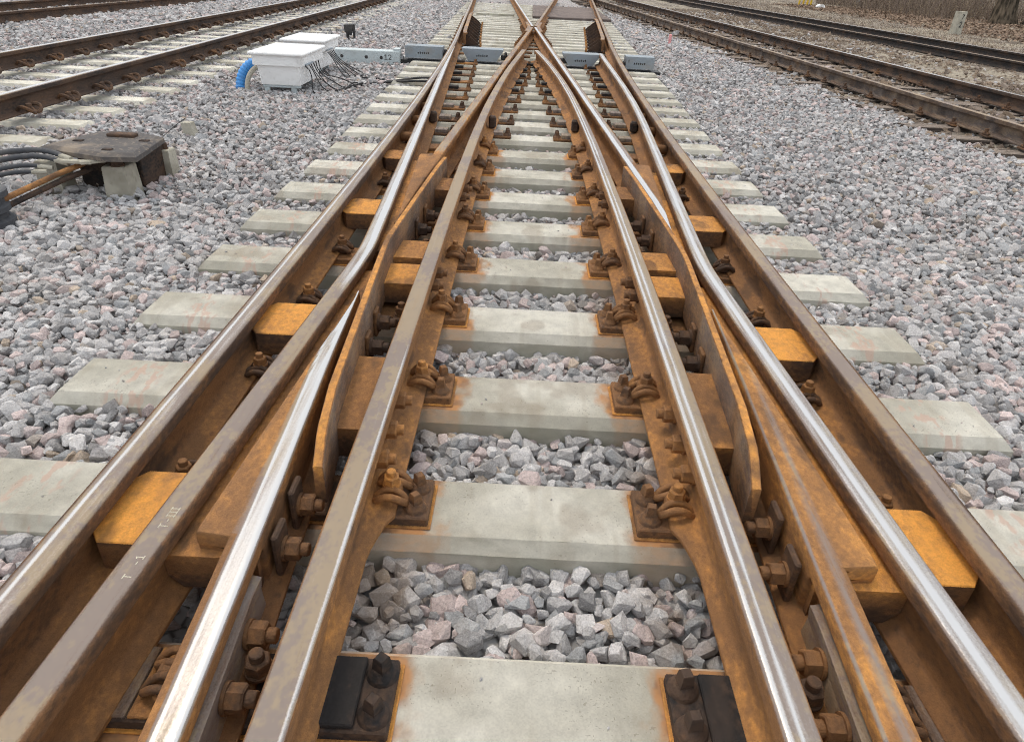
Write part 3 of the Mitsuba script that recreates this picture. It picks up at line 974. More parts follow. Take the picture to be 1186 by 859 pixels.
# ------------------------------------------------------------------ steel hollow sleeper with four boxes, switch drive housing
m = cbox(-2.0, 1.92, 11.22, 11.46, -0.16, 0.004, 0.006)
hs = put('steel_sleeper', shape(m, 'mat_black'))
tag(hs, 'dark hollow steel sleeper carrying four blue-grey boxes across the switch', 'steel sleeper')
for (xa, xb, taper, lab) in ((-1.92, -1.36, 0.0, 'grey box outside the left rail'), (-1.07, -0.46, 0.10, 'grey tapered box inside the left track'), (0.43, 0.98, 0.10, 'grey tapered box inside the right track'), (1.38, 1.80, 0.0, 'grey box outside the right rail')):
    p = []
    for y in (11.20, 11.48):
        for (x, z) in ((xa, 0.20), (xb, 0.20), (xa + taper, 0.035), (xb - taper, 0.035), (xa, 0.17), (xb, 0.17)):
            p.append((x, y, z))
    bk = put('cover_box', shape(hull(p), 'mat_grey_steel'), hs)
    tag(bk, lab)
    # small illegible plate and dark fittings
    xm = (xa + xb) / 2
    strokes = [cbox(xm - 0.09 + 0.03 * q, xm - 0.073 + 0.03 * q, 11.197, 11.2005, 0.095, 0.118 + 0.006 * (q % 2), 0.0005) for q in range(6)]
    put('maker_mark', shape(cat(*strokes), 'mat_black'), bk)
    xe = xb if xa < 0 else xa
    put('rod_end', shape(cat(cbox(xe - 0.03, xe + 0.09, 11.23, 11.40, 0.06, 0.12, 0.01), cbox(xe + 0.02, xe + 0.06, 11.20, 11.28, 0.11, 0.17, 0.01)), 'mat_black'), bk)

fb = cbox(-0.49, 0.49, -0.12, 0.12, 0.0, 0.20, 0.008)
to_fb = T().translate([-2.48, 11.18, -0.08]).rotate([0, 0, 1], 2.5)
fk = put('steel_housing', shape(fb, 'mat_pale_steel'), to=to_fb)
tag(fk, 'long pale grey steel housing marked 12 lying on the ballast by the white boxes', 'steel housing')
for x in (-0.36, 0.0, 0.22):
    h = trimesh.creation.cylinder(0.024, 0.004, sections=16)
    put('hole', shape(moved(h, (x, -0.1205, 0.11), rotx(math.pi / 2)), 'mat_black'), fk, to_fb)
tm = meshkit.text_mesh('12', 0.070, 0.002)
put('number', shape(moved(tm, (0.255, -0.1215, 0.085), rotx(math.pi / 2)), 'mat_black'), fk, to_fb)
put('end_plate', shape(cbox(0.40, 0.492, -0.10, 0.10, 0.198, 0.235, 0.004), 'mat_pale_steel'), fk, to_fb)
put('handle', shape(tube(spline([(0.495, -0.06, 0.06), (0.54, -0.06, 0.08), (0.54, -0.06, 0.13), (0.495, -0.06, 0.15)], 12), 0.006), 'mat_black'), fk, to_fb)

# ------------------------------------------------------------------ white terminal boxes with cables
def white_box(x0, x1, y0, y1, label, top=0.375):
    k = numbered('terminal_box')
    p = []
    for (g, z) in ((0.03, 0.235), (0.0, 0.24), (-0.0, 0.345)):
        p += [(x0 + g, y0 + g, z), (x1 - g, y0 + g, z), (x0 + g, y1 - g, z), (x1 - g, y1 - g, z)]
    ub = put('upper_case', shape(hull(p), 'mat_white'), k)
    g = 0.05
    body = hull([(x0 + g + a * 0.02, y0 + g + b * 0.02, 0.035) if False else (x, y, z) for z, q in ((0.235, 0.035), (0.035, 0.055)) for x in (x0 + q, x1 - q) for y in (y0 + q, y1 - q) for a, b in ((0, 0),)])
    put('body', shape(body, 'mat_white'), k)
    lid = cat(cbox(x0 - 0.035, x1 + 0.035, y0 - 0.035, y1 + 0.035, 0.340, top, 0.014))
    put('lid', shape(lid, 'mat_white', angle=None), k)
    for x in (x0 + 0.10, x1 - 0.14):
        for y in (y0 + 0.10, y1 - 0.16):
            put('leg', shape(cbox(x - 0.03, x + 0.03, y - 0.02, y + 0.02, -0.12, 0.05, 0.004), 'mat_pale_steel'), k)
    put('base_rail', shape(cbox(x0 + 0.06, x1 - 0.06, y0 + 0.07, y0 + 0.12, 0.005, 0.034, 0.003), 'mat_pale_steel'), k)
    put('latch', shape(cbox(x1 - 0.001, x1 + 0.025, y0 + 0.12, y0 + 0.42, 0.238, 0.252, 0.003), 'mat_grey_steel'), k)
    tag(k, label, 'cabinet', 'white terminal boxes')
    return k


wa = white_box(-3.10, -2.56, 8.13, 9.02, 'nearer white plastic terminal box on short legs left of the crossing')
wb = white_box(-3.20, -2.70, 9.55, 10.35, 'farther white plastic terminal box, half hidden behind the other one')
GZC = -0.052
cable_specs = []
for q in range(6):
    y0 = 8.28 + 0.10 * q + rng.uniform(-0.04, 0.04)
    jj_ = rng.uniform(-0.06, 0.06, 4)
    cable_specs.append(('thin black cable hanging from the nearer white box', [(-2.56, y0, 0.235), (-2.50, y0, 0.14 - 0.01 * q), (-2.47 + 0.03 * q + 0.5 * jj_[0], y0 - 0.05 + jj_[1], 0.03 + 0.5 * jj_[2]), (-2.42 + 0.05 * q + jj_[2], y0 + 0.03 + jj_[0], GZC), (-2.30 + 0.04 * q + jj_[3], y0 + 0.22 + jj_[1], GZC), (-2.12, 8.98 + 0.02 * q, GZC + 0.012)], 0.0062))
for q in range(5):
    y0 = 9.62 + 0.07 * q
    cable_specs.append(('thin black cable hanging from the farther white box', [(-2.66, y0, 0.235), (-2.58, y0, 0.13), (-2.48 + 0.04 * q, y0 - 0.06, 0.0), (-2.40 + 0.05 * q, y0 - 0.10, GZC), (-2.2, 9.52 + 0.015 * q, GZC + 0.01)], 0.0062))
for lab, pts, r in cable_specs:
    k = put('cable', shape(tube(spline(pts, 22), r, 6), 'mat_black', angle=60))
    tag(k, lab + ', dropping to the stones', 'cable', 'cables from the white boxes')
for lab, pts in (('thick black cable bundle running from the nearer white box to the left rail', [(-2.30, 8.72, GZC), (-2.1, 9.0, GZC + 0.01), (-1.9, 9.20, GZC + 0.015), (-1.7, 9.16, -0.01), (-1.45, 9.08, 0.02), (-1.1, 9.05, 0.02)]),
                 ('thick black cable bundle running from the farther white box to the left rail', [(-2.45, 9.52, GZC), (-2.2, 9.55, GZC + 0.012), (-1.98, 9.50, GZC + 0.012), (-1.8, 9.24, GZC + 0.03), (-1.55, 9.14, 0.03), (-1.1, 9.10, 0.02)])):
    k = put('cable_bundle', shape(tube(spline(pts, 30), 0.0135, 7), 'mat_black', angle=60))
    tag(k, lab, 'cable')
bp_ = np.array([(-3.02, 8.45, 0.24), (-3.16, 8.42, 0.235), (-3.27, 8.38, 0.17), (-3.33, 8.34, 0.06), (-3.34, 8.30, -0.09)])
sp_ = spline(bp_, 60)
k = put('corrugated_pipe', shape(tube(sp_, 0.050 + 0.005 * np.sin(np.arange(60) * 1.6), 12), 'mat_blue', angle=50))
tag(k, 'bright blue corrugated conduit arching into the ballast beside the nearer white box', 'pipe')
k = put('conduit', shape(tube(spline([(-3.0, 8.26, 0.22), (-3.10, 8.24, 0.20), (-3.19, 8.21, 0.10), (-3.20, 8.18, -0.10)], 24), 0.026, 9), 'mat_old_concrete', angle=60))
tag(k, 'greyish bent conduit next to the blue pipe', 'pipe')

# ------------------------------------------------------------------ rusty track device on concrete feet, with hoses, bar and drum
dv = numbered('track_device')
def lid_pt(px): return px
top = np.array([(-3.07, 4.27), (-2.60, 4.13), (-2.41, 4.16), (-2.48, 4.68), (-2.76, 4.80), (-2.95, 4.72)])
cen = top.mean(0)
p = [(x, y, z) for x, y in top for z in (0.192, 0.220)] + [(cen[0] + (x - cen[0]) * 0.88, cen[1] + (y - cen[1]) * 0.88, 0.238) for x, y in top]
put('lid', shape(hull(p), 'mat_lid'), dv)
tag(dv + '__lid', 'dusty brown and black lid plate')
put('grip', shape(cbox(-2.80, -2.62, 4.56, 4.63, 0.234, 0.258, 0.006), 'mat_iron', 0.26), dv)
for (x, y) in ((-2.62, 4.24), (-2.52, 4.50), (-2.90, 4.42)):
    put('hinge', shape(cbox(x - 0.03, x + 0.03, y - 0.02, y + 0.02, 0.232, 0.245, 0.004), 'mat_iron', 0.18), dv)
put('case', shape(cbox(-2.93, -2.52, 4.40, 4.74, -0.06, 0.206, 0.006), 'mat_iron', 0.12), dv)
for (x, y, w) in ((-2.61, 4.30, 0.083), (-2.53, 4.74, 0.060), (-3.06, 4.34, 0.08), (-3.0, 4.80, 0.07)):
    m = hull([(x + a * w, y + b * w, z) for a in (-1, 1) for b in (-1, 1) for z in (-0.12,)] + [(x + a * w * 0.86, y + b * w * 0.86, 0.128) for a in (-1, 1) for b in (-1, 1)] + [(x + a * w * 0.80, y + b * w * 0.80, 0.135) for a in (-1, 1) for b in (-1, 1)])
    put('concrete_foot', shape(m, 'mat_old_concrete'), dv)
put('stud', d_nut[0.28], dv, at(-2.60, 4.27, 0.135, 0, 1, 1.7))
put('stud', d_nut[0.28], dv, at(-2.53, 4.74, 0.135, 0, 1, 1.2))
put('arm', shape(cat(cbox(-2.86, -2.68, 4.13, 4.17, 0.170, 0.190, 0.004), moved(cbox(-0.02, 0.12, -0.018, 0.018, 0, 0.02, 0.004), (-2.72, 4.13, 0.172), rotz(0.7))), 'mat_old_concrete'), dv)
tag(dv, 'low rusty track device with dusty lid on four concrete feet at the left edge', 'track device')
hoses = [([(-2.86, 4.18, 0.195), (-2.98, 4.22, 0.215), (-3.18, 4.26, 0.20), (-3.45, 4.28, 0.15), (-3.9, 4.30, 0.0)], 'uppermost black hose', 0.017),
         ([(-2.88, 4.16, 0.175), (-3.0, 4.17, 0.195), (-3.18, 4.18, 0.175), (-3.45, 4.16, 0.11), (-3.9, 4.12, -0.04)], 'second black hose', 0.017),
         ([(-2.98, 4.14, 0.140), (-3.08, 4.12, 0.150), (-3.22, 4.07, 0.13), (-3.5, 3.95, 0.06), (-3.9, 3.8, -0.06)], 'third black hose', 0.014),
         ([(-3.0, 4.10, 0.120), (-3.10, 4.05, 0.125), (-3.24, 3.97, 0.10), (-3.5, 3.80, 0.02), (-3.9, 3.6, -0.08)], 'lowest black hose', 0.014)]
for pts, lab, r in hoses:
    k = put('hose', shape(tube(spline(pts, 26), r, 8), 'mat_rubber', angle=60))
    tag(k, lab + ' leading from the track device to the left edge', 'hose', 'hoses of the track device')
    e = np.array(pts[0])
    dd = np.array(pts[0]) - np.array(pts[1])
    dd /= np.linalg.norm(dd)
    put('ferrule', shape(tube([e - dd * 0.03, e + dd * 0.05], r * 1.06, 9), 'mat_old_concrete', angle=60), k)
k = put('steel_bar', shape(tube([(-2.78, 4.22, 0.15), (-2.85, 4.05, 0.125), (-2.92, 3.75, 0.09), (-3.0, 3.40, 0.05)], 0.017, 8), 'mat_iron', 0.60, 0.0, angle=60))
tag(k, 'orange-brown round bar sloping from the track device to the left edge', 'bar')
k = put('steel_bar', shape(tube([(-2.76, 4.25, 0.112), (-2.84, 4.05, 0.086), (-2.91, 3.75, 0.052), (-2.99, 3.40, 0.012)], 0.017, 8), 'mat_iron', 0.16, 0, angle=60))
tag(k, 'dark brown round bar just under the orange-brown one', 'bar')
prof = [(0.0, 0.150), (0.150, 0.152), (0.165, 0.145), (0.165, 0.115), (0.140, 0.100), (0.140, 0.075), (0.160, 0.062), (0.160, 0.035), (0.140, 0.022), (0.140, 0.0), (0.168, -0.012), (0.168, -0.12), (0.0, -0.12)]
dm = trimesh.creation.revolve(np.array(prof)[::-1], sections=36)
k = put('plastic_drum', shape(moved(dm, (-3.045, 3.60, 0)), 'mat_rubber', angle=30))
tag(k, 'dark ribbed plastic drum cut off by the left edge', 'drum')

# little post stub with a wire, dwarf lamp, pink marker
m = hull([(x, y, -0.12) for x in (-0.05, 0.05) for y in (-0.05, 0.05)] + [(x * 0.8 - 0.03, y * 0.8, 0.06) for x in (-0.05, 0.05) for y in (-0.05, 0.05)])
k = put('concrete_stub', shape(moved(m, (-2.88, 5.95, 0.0)), 'mat_old_concrete'))
tag(k, 'small tilted concrete stub behind the track device', 'post')
k = put('wire', shape(tube(spline([(-2.92, 5.95, 0.09), (-2.88, 5.5, 0.06), (-2.74, 5.1, 0.10), (-2.60, 4.78, 0.18)], 16), 0.004, 5), 'mat_black'))
tag(k, 'thin dark wire from the concrete stub to the track device', 'wire')
lk = numbered('dwarf_lamp')
put('housing', shape(hull([(x, y, z) for x, y, z in ((-0.10, -0.06, 0.24), (0.08, -0.06, 0.25), (-0.10, 0.08, 0.24), (0.08, 0.08, 0.25), (-0.09, -0.05, 0.12), (0.02, -0.05, 0.06), (-0.09, 0.06, 0.12), (0.02, 0.06, 0.06))]), 'mat_black'), lk, T().translate([-3.46, 14.3, -0.05]))
put('stake', shape(cbox(0.06, 0.10, -0.02, 0.02, -0.08, 0.24, 0.003), 'mat_black'), lk, T().translate([-3.46, 14.3, -0.05]))
put('stake', shape(cbox(-0.07, -0.02, -0.02, 0.02, -0.08, 0.14, 0.003), 'mat_black'), lk, T().translate([-3.46, 14.3, -0.05]))
tag(lk, 'small black dwarf lamp on stakes behind the white boxes', 'lamp')
pk = put('marker_peg', shape(cat(prism(10, 0.032, 0.032, -0.10, 0.16, c=0.01)), 'mat_pink', angle=40), to=T().translate([2.92, 16.3, 0]))
put('foot', shape(prism(8, 0.036, 0.03, -0.1, -0.02), 'mat_black'), pk, T().translate([2.92, 16.3, 0]))
tag(pk, 'short pinkish marker peg standing alone in the ballast right of the crossing', 'marker')
k = put('pale_stone', shape(trimesh.creation.icosphere(1, 0.035), 'mat_white'), to=T().translate([2.98, 16.1, -0.05]))
tag(k, 'tiny white stone next to the pink marker peg', 'stone')

# ------------------------------------------------------------------ left track
def c_left(y): return -4.40 - 0.025 * (y - 8)
LEFT_TOP = 0.23
l_clip = shape(cat(tube(spline([(-0.05, -0.05, 0.02), (0.0, -0.06, 0.05), (0.05, -0.045, 0.03), (0.045, -0.01, 0.015), (0.0, 0.0, 0.055), (0.045, 0.01, 0.015), (0.05, 0.045, 0.03), (0.0, 0.06, 0.05), (-0.05, 0.05, 0.02)], 30), 0.011, 6), prism(6, 0.022, 0.022, 0.02, 0.06, c=0.003)), 'mat_iron', 0.30, 0, angle=50)
for j, off in enumerate((0.0, -1.505)):
    ys = stations(1.5, 40, 1.0)
    wear = lambda n, z, y: np.maximum(0.62 * band(n, 0.003, 0.069, 0.006), 0.97 * band(n, 0.012, 0.060, 0.012))
    k = put('track_rail', rail(lambda y: c_left(y) + off, ys, 1, tint_rail(0.20, 0.20, 0.22), wear, ztop=LEFT_TOP, body=0.07))
    tag(k, ('nearer' if j == 0 else 'farther') + ' rail of the left-hand track, dark brown sides and polished top', 'rail', 'rails of the left-hand track')
left_y = [5.42 + 0.6 * q for q in range(-3, 50)]
for q, y in enumerate(left_y):
    m = sleeper_mesh(1.24, 0.21)
    xm = c_left(y) - 0.7525
    d = shape(m, 'mat_concrete', uv=np.tile([-1.0, 0.3], (len(m.vertices), 1)))
    k = put('concrete_sleeper', d, to=T().translate([xm + rng.uniform(-0.02, 0.02), y, -0.012 + rng.uniform(-0.008, 0.004)]).rotate([0, 0, 1], 1.4 + rng.uniform(-0.6, 0.6)))
    vis = q - 3
    if 0 <= vis < 30:
        tag(k, f'concrete sleeper of the left-hand track, {ORD[vis] if vis else "first"} counted from the left edge upwards', 'sleeper', 'concrete sleepers of the left-hand track')
    else:
        tag(k, 'concrete sleeper in the distant part of the left-hand track', 'sleeper', 'distant concrete sleepers of the left-hand track')
    if q < 36:
        for off in (0.0, -1.505):
            for sgn in (1, -1):
                put('clip', l_clip, k, T().translate([c_left(y) + off + sgn * 0.082, y, 0.040]).rotate([0, 0, 1], 0 if sgn > 0 else 180).scale([1.15, 1.5, 1.5]))
# the track beyond, only its nearer part cut by the top-left corner
for j, off in enumerate((0.0, -1.505)):
    k = put('track_rail', rail(lambda y: -9.75 + 0.03 * (y - 14) + off, stations(4, 40, 2.0), 1, tint_rail(0.24, 0.24, 0.24), lambda n, z, y: 0.30 * band(n, 0.003, 0.069, 0.006), ztop=0.14))
    tag(k, ('nearer' if j == 0 else 'farther') + ' dark rail of the track in the top left corner', 'rail', 'rails in the top left corner')

# ------------------------------------------------------------------ right tracks
def c_A(y): return 4.75 - 0.09 * (y - 8)
A_TOP = 0.17
for j, off in enumerate((0.0, 1.512)):
    wear = (lambda n, z, y: 0.42 * band(n, 0.003, 0.069, 0.006)) if j == 0 else (lambda n, z, y: 0.92 * band(n, 0.010, 0.062, 0.012))
    k = put('track_rail', rail(lambda y: c_A(y) + off, stations(1.0, 42, 1.0), 1, tint_rail(0.18, 0.16, 0.2), wear, ztop=A_TOP, body=0.20 if j == 0 else 0.13))
    tag(k, ('nearer rail of the timber-sleeper track on the right, dull grey head' if j == 0 else 'farther rail of the timber-sleeper track on the right, shiny head'), 'rail', 'rails of the timber-sleeper track')
chair = cat(cbox(-0.11, 0.11, -0.07, 0.07, 0, 0.016, 0.004), cbox(-0.10, -0.062, -0.045, 0.045, 0.012, 0.045, 0.010), cbox(0.062, 0.10, -0.045, 0.045, 0.012, 0.045, 0.010), moved(prism(6, 0.02, 0.02, 0.04, 0.08), (-0.085, 0, 0)), moved(prism(6, 0.02, 0.02, 0.04, 0.08), (0.085, 0, 0)))
d_chair = shape(chair, 'mat_iron', 0.33)
wy = 3.0
wi = 0
wood_y = []
while wy < 36:
    wood_y.append(wy)
    wy += 0.64 + rng.uniform(-0.09, 0.09)
for wy in wood_y:
    h = sleeper_mesh(1.30, 0.22, depth=0.16)
    h = h.subdivide().subdivide()
    h.vertices += (meshkit.noise(h.vertices * 9 + wy) - 0.5)[:, None] * np.array([0.03, 0.03, 0.018])
    ang = -math.degrees(math.atan(-0.09)) * -1 + rng.uniform(-2.0, 2.0)
    xm = c_A(wy) + 0.756 + rng.uniform(-0.10, 0.10)
    to = T().translate([xm, wy, -0.030 + rng.uniform(-0.02, 0.012)]).rotate([0, 0, 1], ang + 5)
    k = put('wooden_sleeper', shape(h, 'mat_wood'), to=to)
    if 7.0 < wy < 11.0:
        wi += 1
        tag(k, f'dark weathered timber sleeper end under the right-hand track, {ORD[wi-1] if wi > 1 else "first"} visible from the right edge', 'sleeper', 'timber sleepers')
    else:
        tag(k, 'dark weathered timber sleeper under the farther part of the right-hand track', 'sleeper', 'distant timber sleepers')
    for off in (0.0, 1.512):
        put('rail_chair', d_chair, k, T().translate([c_A(wy + off * 0.0) + off, wy + off * 0.09, -0.014]).rotate([0, 0, 1], 5))
# far right track, sunk in dirt
for j, off in enumerate((0.0, 1.512)):
    wear = (lambda n, z, y: 0.45 * band(n, 0.003, 0.069, 0.006)) if j == 0 else (lambda n, z, y: 0.95 * band(n, 0.006, 0.064, 0.012))
    k = put('track_rail', rail(lambda y: 10.55 - 0.105 * (y - 8) + off, stations(4.0, 70, 2.0), 1, tint_rail(0.06, 0.06, 0.06), wear, ztop=0.06))
    tag(k, ('nearer' if j == 0 else 'farther') + ' rail of the farthest right track, dark and sunk in dirt', 'rail', 'rails of the farthest right track')

# ------------------------------------------------------------------ far crossing panels
m = cbox(-0.02, 2.2, 21.75, 27.5, -0.06, 0.055, 0.01)
m = m.subdivide().subdivide().subdivide().subdivide()
m.vertices[:, 2] += 0.03 * (meshkit.fbm(m.vertices * 3, 3) - 0.5)
k = put('earth_crossing', shape(m, 'mat_earth'))
tag(k, 'dark brown earth-covered crossing patch at the top between the right rails', kind='structure')
k = put('concrete_slab', shape(cbox(-1.62, -0.55, 21.9, 22.12, 0.0, 0.06, 0.01), 'mat_concrete', uv=None, tint=0.0, wear=0.0))
tag(k, 'pale concrete bar lying across the far left track', 'slab')

# ------------------------------------------------------------------ lineside things on the far right
hp = numbered('marker_post')
to_hp = T().translate([14.0, 25.7, -0.36]).rotate([0, 0, 1], 24)
P = [(x, y, 0) for x in (-0.19, 0.19) for y in (-0.09, 0.09)] + [(x * 0.96, y * 0.9, 0.95) for x in (-0.19, 0.19) for y in (-0.09, 0.09)]
put('stone_body', shape(hull(P), 'mat_old_concrete'), hp, to_hp)
tm = meshkit.text_mesh('2', 0.17, 0.004, bold=True)
c_ = tm.vertices.mean(0)
put('number', shape(moved(tm, (-c_[0] + 0.03, -0.0875, 0.48), rotx(math.pi / 2)), 'mat_black'), hp, to_hp)
tm = meshkit.text_mesh('7', 0.14, 0.004, bold=True)
c_ = tm.vertices.mean(0)
put('number', shape(moved(tm, (-c_[0] + 0.03, -0.0870, 0.72), rotx(math.pi / 2)), 'mat_black'), hp, to_hp)
tag(hp, 'pale concrete marker post with dark numerals standing in dry litter at the top right', 'marker post')
yk = numbered('yellow_stand')
for x in (14.85, 15.08, 15.30, 15.5):
    put('leg', shape(cbox(x - 0.04, x + 0.04, 43.8, 43.9, -0.3, 1.0, 0.005), 'mat_yellow'), yk)
put('crossbar', shape(cbox(14.8, 15.55, 43.78, 43.82, 0.72, 0.84, 0.005), 'mat_yellow'), yk)
tag(yk, 'yellow legged stand cut off by the top edge on the right', 'stand')
k = put('grey_post', shape(prism(16, 0.34, 0.34, -0.3, 1.2, c=0.04), 'mat_pale_steel', angle=40), to=T().translate([20.4, 49.8, 0.2]))
tag(k, 'pale grey round post cut off by the top edge on the right', 'post')
rb = trimesh.creation.icosphere(2, 0.24)
rb.vertices *= [1.2, 0.8, 0.55]
rb.vertices += (meshkit.noise(rb.vertices * 5) - 0.5)[:, None] * 0.2
k = put('pale_boulder', shape(rb, 'mat_white'), to=T().translate([15.2, 41.4, 0.0]))
tag(k, 'whitish boulder beyond the farthest track near the yellow stand', 'stone')

# tree with several stems at the right corner
def trunk(x, y, r, h, lean, seed):
    t = np.linspace(0, 1, 18)
    g = np.random.default_rng(seed)
    px = x + lean[0] * t + 0.12 * np.sin(t * 5 + seed)
    py = y + lean[1] * t
    rr = r * (1 - 0.55 * t) + r * 0.7 * np.exp(-t * 22)
    m = tube(np.stack([px, py, -0.3 + h * t], 1), rr, 18)
    d = meshkit.fbm(m.vertices * np.array([3, 3, 0.8]) + seed, 4) - 0.5
    c = np.repeat(np.stack([px, py], 1), 18, 0)
    c = np.vstack([c, [[px[0], py[0]], [px[-1], py[-1]]]])
    m.vertices[:, :2] += (m.vertices[:, :2] - c) * (0.5 * d)[:, None]
    return m


for q, (x, y, r, lean, lab) in enumerate(((20.2, 33.6, 0.42, (-0.3, 0.4), 'thick leaning tree trunk with tan bark at the top right corner'), (21.6, 33.0, 0.55, (0.5, 0.3), 'broad dark tree trunk cut by the right edge in the top corner'), (24.0, 40.0, 0.4, (0.2, 0.3), 'dark tree trunk standing behind the thicket'))):
    tk = numbered('tree')
    h = 9.0
    put('trunk', shape(trunk(x, y, r, h, lean, q + 3), 'mat_bark', smooth=True), tk)
    g = np.random.default_rng(40 + q)
    tw = []
    for b in range(26):
        z0 = g.uniform(3.5, 8.6)
        a = g.uniform(0, 2 * math.pi)
        L = g.uniform(1.5, 3.5)
        t0 = (z0 + 0.3) / h
        p0 = np.array([x + lean[0] * t0, y + lean[1] * t0, z0])
        p1 = p0 + np.array([math.cos(a), math.sin(a), 0.7]) * L * 0.5
        p2 = p0 + np.array([math.cos(a + 0.2), math.sin(a + 0.2), 1.0]) * L
        tw.append(tube(spline([p0, p1, p2], 8), np.linspace(0.08, 0.012, 8), 5))
        for e in range(5):
            f = g.uniform(0.3, 1.0)
            s0 = p0 + (p2 - p0) * f
            tw.append(tube([s0, s0 + g.normal(0, 0.5, 3) + [0, 0, 0.4]], [0.015, 0.004], 4))
    put('crown', shape(cat(*tw), 'mat_bark'), tk)
    tag(tk, lab, 'tree', 'trees in the top right corner')

# bare thicket: many thin stems
g = np.random.default_rng(5)
V, F, UV = [], [], []
nst = 12000
lx = g.uniform(-2, 40, nst)
yy = 26 + 46 * g.random(nst)
xx = 13.6 + 2.6 - 0.105 * (yy - 26) + g.gamma(2.2, 2.6, nst) + 1.8
ok = (xx / yy < 0.82) & (xx / yy > 0.36) & ~((xx > 17.0) & (yy < 35.5) & (xx / yy > 0.53))
xx, yy = xx[ok], yy[ok]
zz = terrain(xx, yy)
nst = len(xx)
hh = g.uniform(0.5, 2.4, nst) * np.clip(0.45 + 0.10 * (xx - 14), 0.35, 1.2)
for seg in range(3):
    pass
lean = g.normal(0, 0.5, (nst, 2))
base = np.stack([xx, yy, zz - 0.05], 1)
mid = base + np.stack([lean[:, 0] * hh * 0.4, lean[:, 1] * hh * 0.4, hh * 0.55], 1)
tip = base + np.stack([lean[:, 0] * hh * 1.2 + g.normal(0, 0.1, nst), lean[:, 1] * hh, hh], 1)
r0 = g.uniform(0.004, 0.014, nst)
rings = []
for c_, r_ in ((base, r0), (mid, r0 * 0.7), (tip, r0 * 0.25)):
    for a in (0, 2.09, 4.19):
        rings.append(c_ + np.stack([np.cos(a) * r_, np.sin(a) * r_, 0 * r_], 1))
R = np.stack(rings, 1)          # nst, 9, 3
tris = []
for lev in (0, 3):
    for a in range(3):
        b = (a + 1) % 3
        tris += [(lev + a, lev + b, lev + 3 + b), (lev + a, lev + 3 + b, lev + 3 + a)]
tris = np.array(tris)
F = (tris[None] + (np.arange(nst) * 9)[:, None, None]).reshape(-1, 3)
uvt = np.repeat(np.stack([g.random(nst), g.random(nst)], 1), 9, 0)
scene['thicket'] = mikit.ply((R.reshape(-1, 3), F), 'mat_twig', smooth=False, uv=uvt)
tag('thicket', 'bare brown thicket of thin stems behind the farthest track', 'brush', kind='stuff')

# dry grass between and beyond the right tracks, dead leaves below the trees
def blades(n, xf, hmin, hmax, w, seed):
    g = np.random.default_rng(seed)
    x, y = xf(g, n)
    z = terrain(x, y)
    h = g.uniform(hmin, hmax, n)
    a = g.uniform(0, 2 * np.pi, n)
    l = g.normal(0, 1.0, (n, 2)) * h[:, None]
    wv = np.stack([np.cos(a), np.sin(a), 0 * a], 1) * w
    b = np.stack([x, y, z - 0.01], 1)
    t = b + np.stack([l[:, 0], l[:, 1], h], 1)
    P = np.stack([b - wv, b + wv, t + wv * 0.3], 1)
    uv = np.repeat(np.stack([g.uniform(0.3, 1, n), g.random(n)], 1), 3, 0)
    return P.reshape(-1, 3), np.arange(3 * n).reshape(-1, 3), uv


def between(g, n):
    y = 8 + 26 * g.random(n) ** 0.8
    a, b = c_A(y) + 1.7, 10.4 - 0.105 * (y - 8)
    x = a + (b - a) * g.random(n)
    m = meshkit.fbm(np.stack([x * 0.9, y * 0.5, x * 0], -1), 3, 2) > 0.46
    return x[m], y[m]


def bl(xf, n, seed, *a):
    g = np.random.default_rng(seed)
    x, y = xf(g, n)
    return blades(len(x), lambda g_, n_: (x, y), *a, seed + 1)


def beyond(g, n):
    y = 10 + 45 * g.random(n)
    x = 12.4 - 0.105 * (y - 8) + 0.3 + g.gamma(1.6, 2.2, n)
    return x, y


va, fa, ua = bl(between, 60000, 21, 0.012, 0.06, 0.006)
vb, fb_, ub = bl(beyond, 26000, 23, 0.02, 0.10, 0.014)
scene['dry_grass'] = mikit.ply((np.vstack([va, vb]), np.vstack([fa, fb_ + len(va)])), 'mat_twig', smooth=False, uv=np.vstack([ua, ub]))
tag('dry_grass', 'short dry grass and litter between and beyond the right-hand tracks', 'grass', kind='stuff')

def litter(n, seed):
    g = np.random.default_rng(seed)
    y = 20 + 24 * g.random(n)
    x = 14.2 - 0.06 * (y - 26) + g.gamma(2.0, 2.2, n)
    c = np.stack([x, y, terrain(x, y) + 0.01 + 0.03 * g.random(n)], 1)
    a = g.uniform(0, 2 * np.pi, n)
    r = g.uniform(0.03, 0.07, n)
    P = np.stack([c + np.stack([np.cos(a + k) * r, np.sin(a + k) * r, g.normal(0, 0.025, n)], 1) for k in (0, 1.2, 3.1, 4.4)], 1)
    F = (np.array([[0, 1, 2], [0, 2, 3]])[None] + (np.arange(n) * 4)[:, None, None]).reshape(-1, 3)
    return P.reshape(-1, 3), F, np.repeat(np.stack([0.1 + 0.9 * g.random(n), g.random(n)], 1), 4, 0)


def leaf_color(p, n, uv):
    return mix((0.11, 0.075, 0.06), (0.34, 0.25, 0.18), uv.x)


bsdf('mat_leaf', leaf_color, 0.9, spec=0.15)
lv, lf, lu = litter(14000, 77)
scene['leaf_litter'] = mikit.ply((lv, lf), 'mat_leaf', smooth=False, uv=lu)
tag('leaf_litter', 'reddish brown dead leaves on the bank under the trees', 'leaves', kind='stuff')

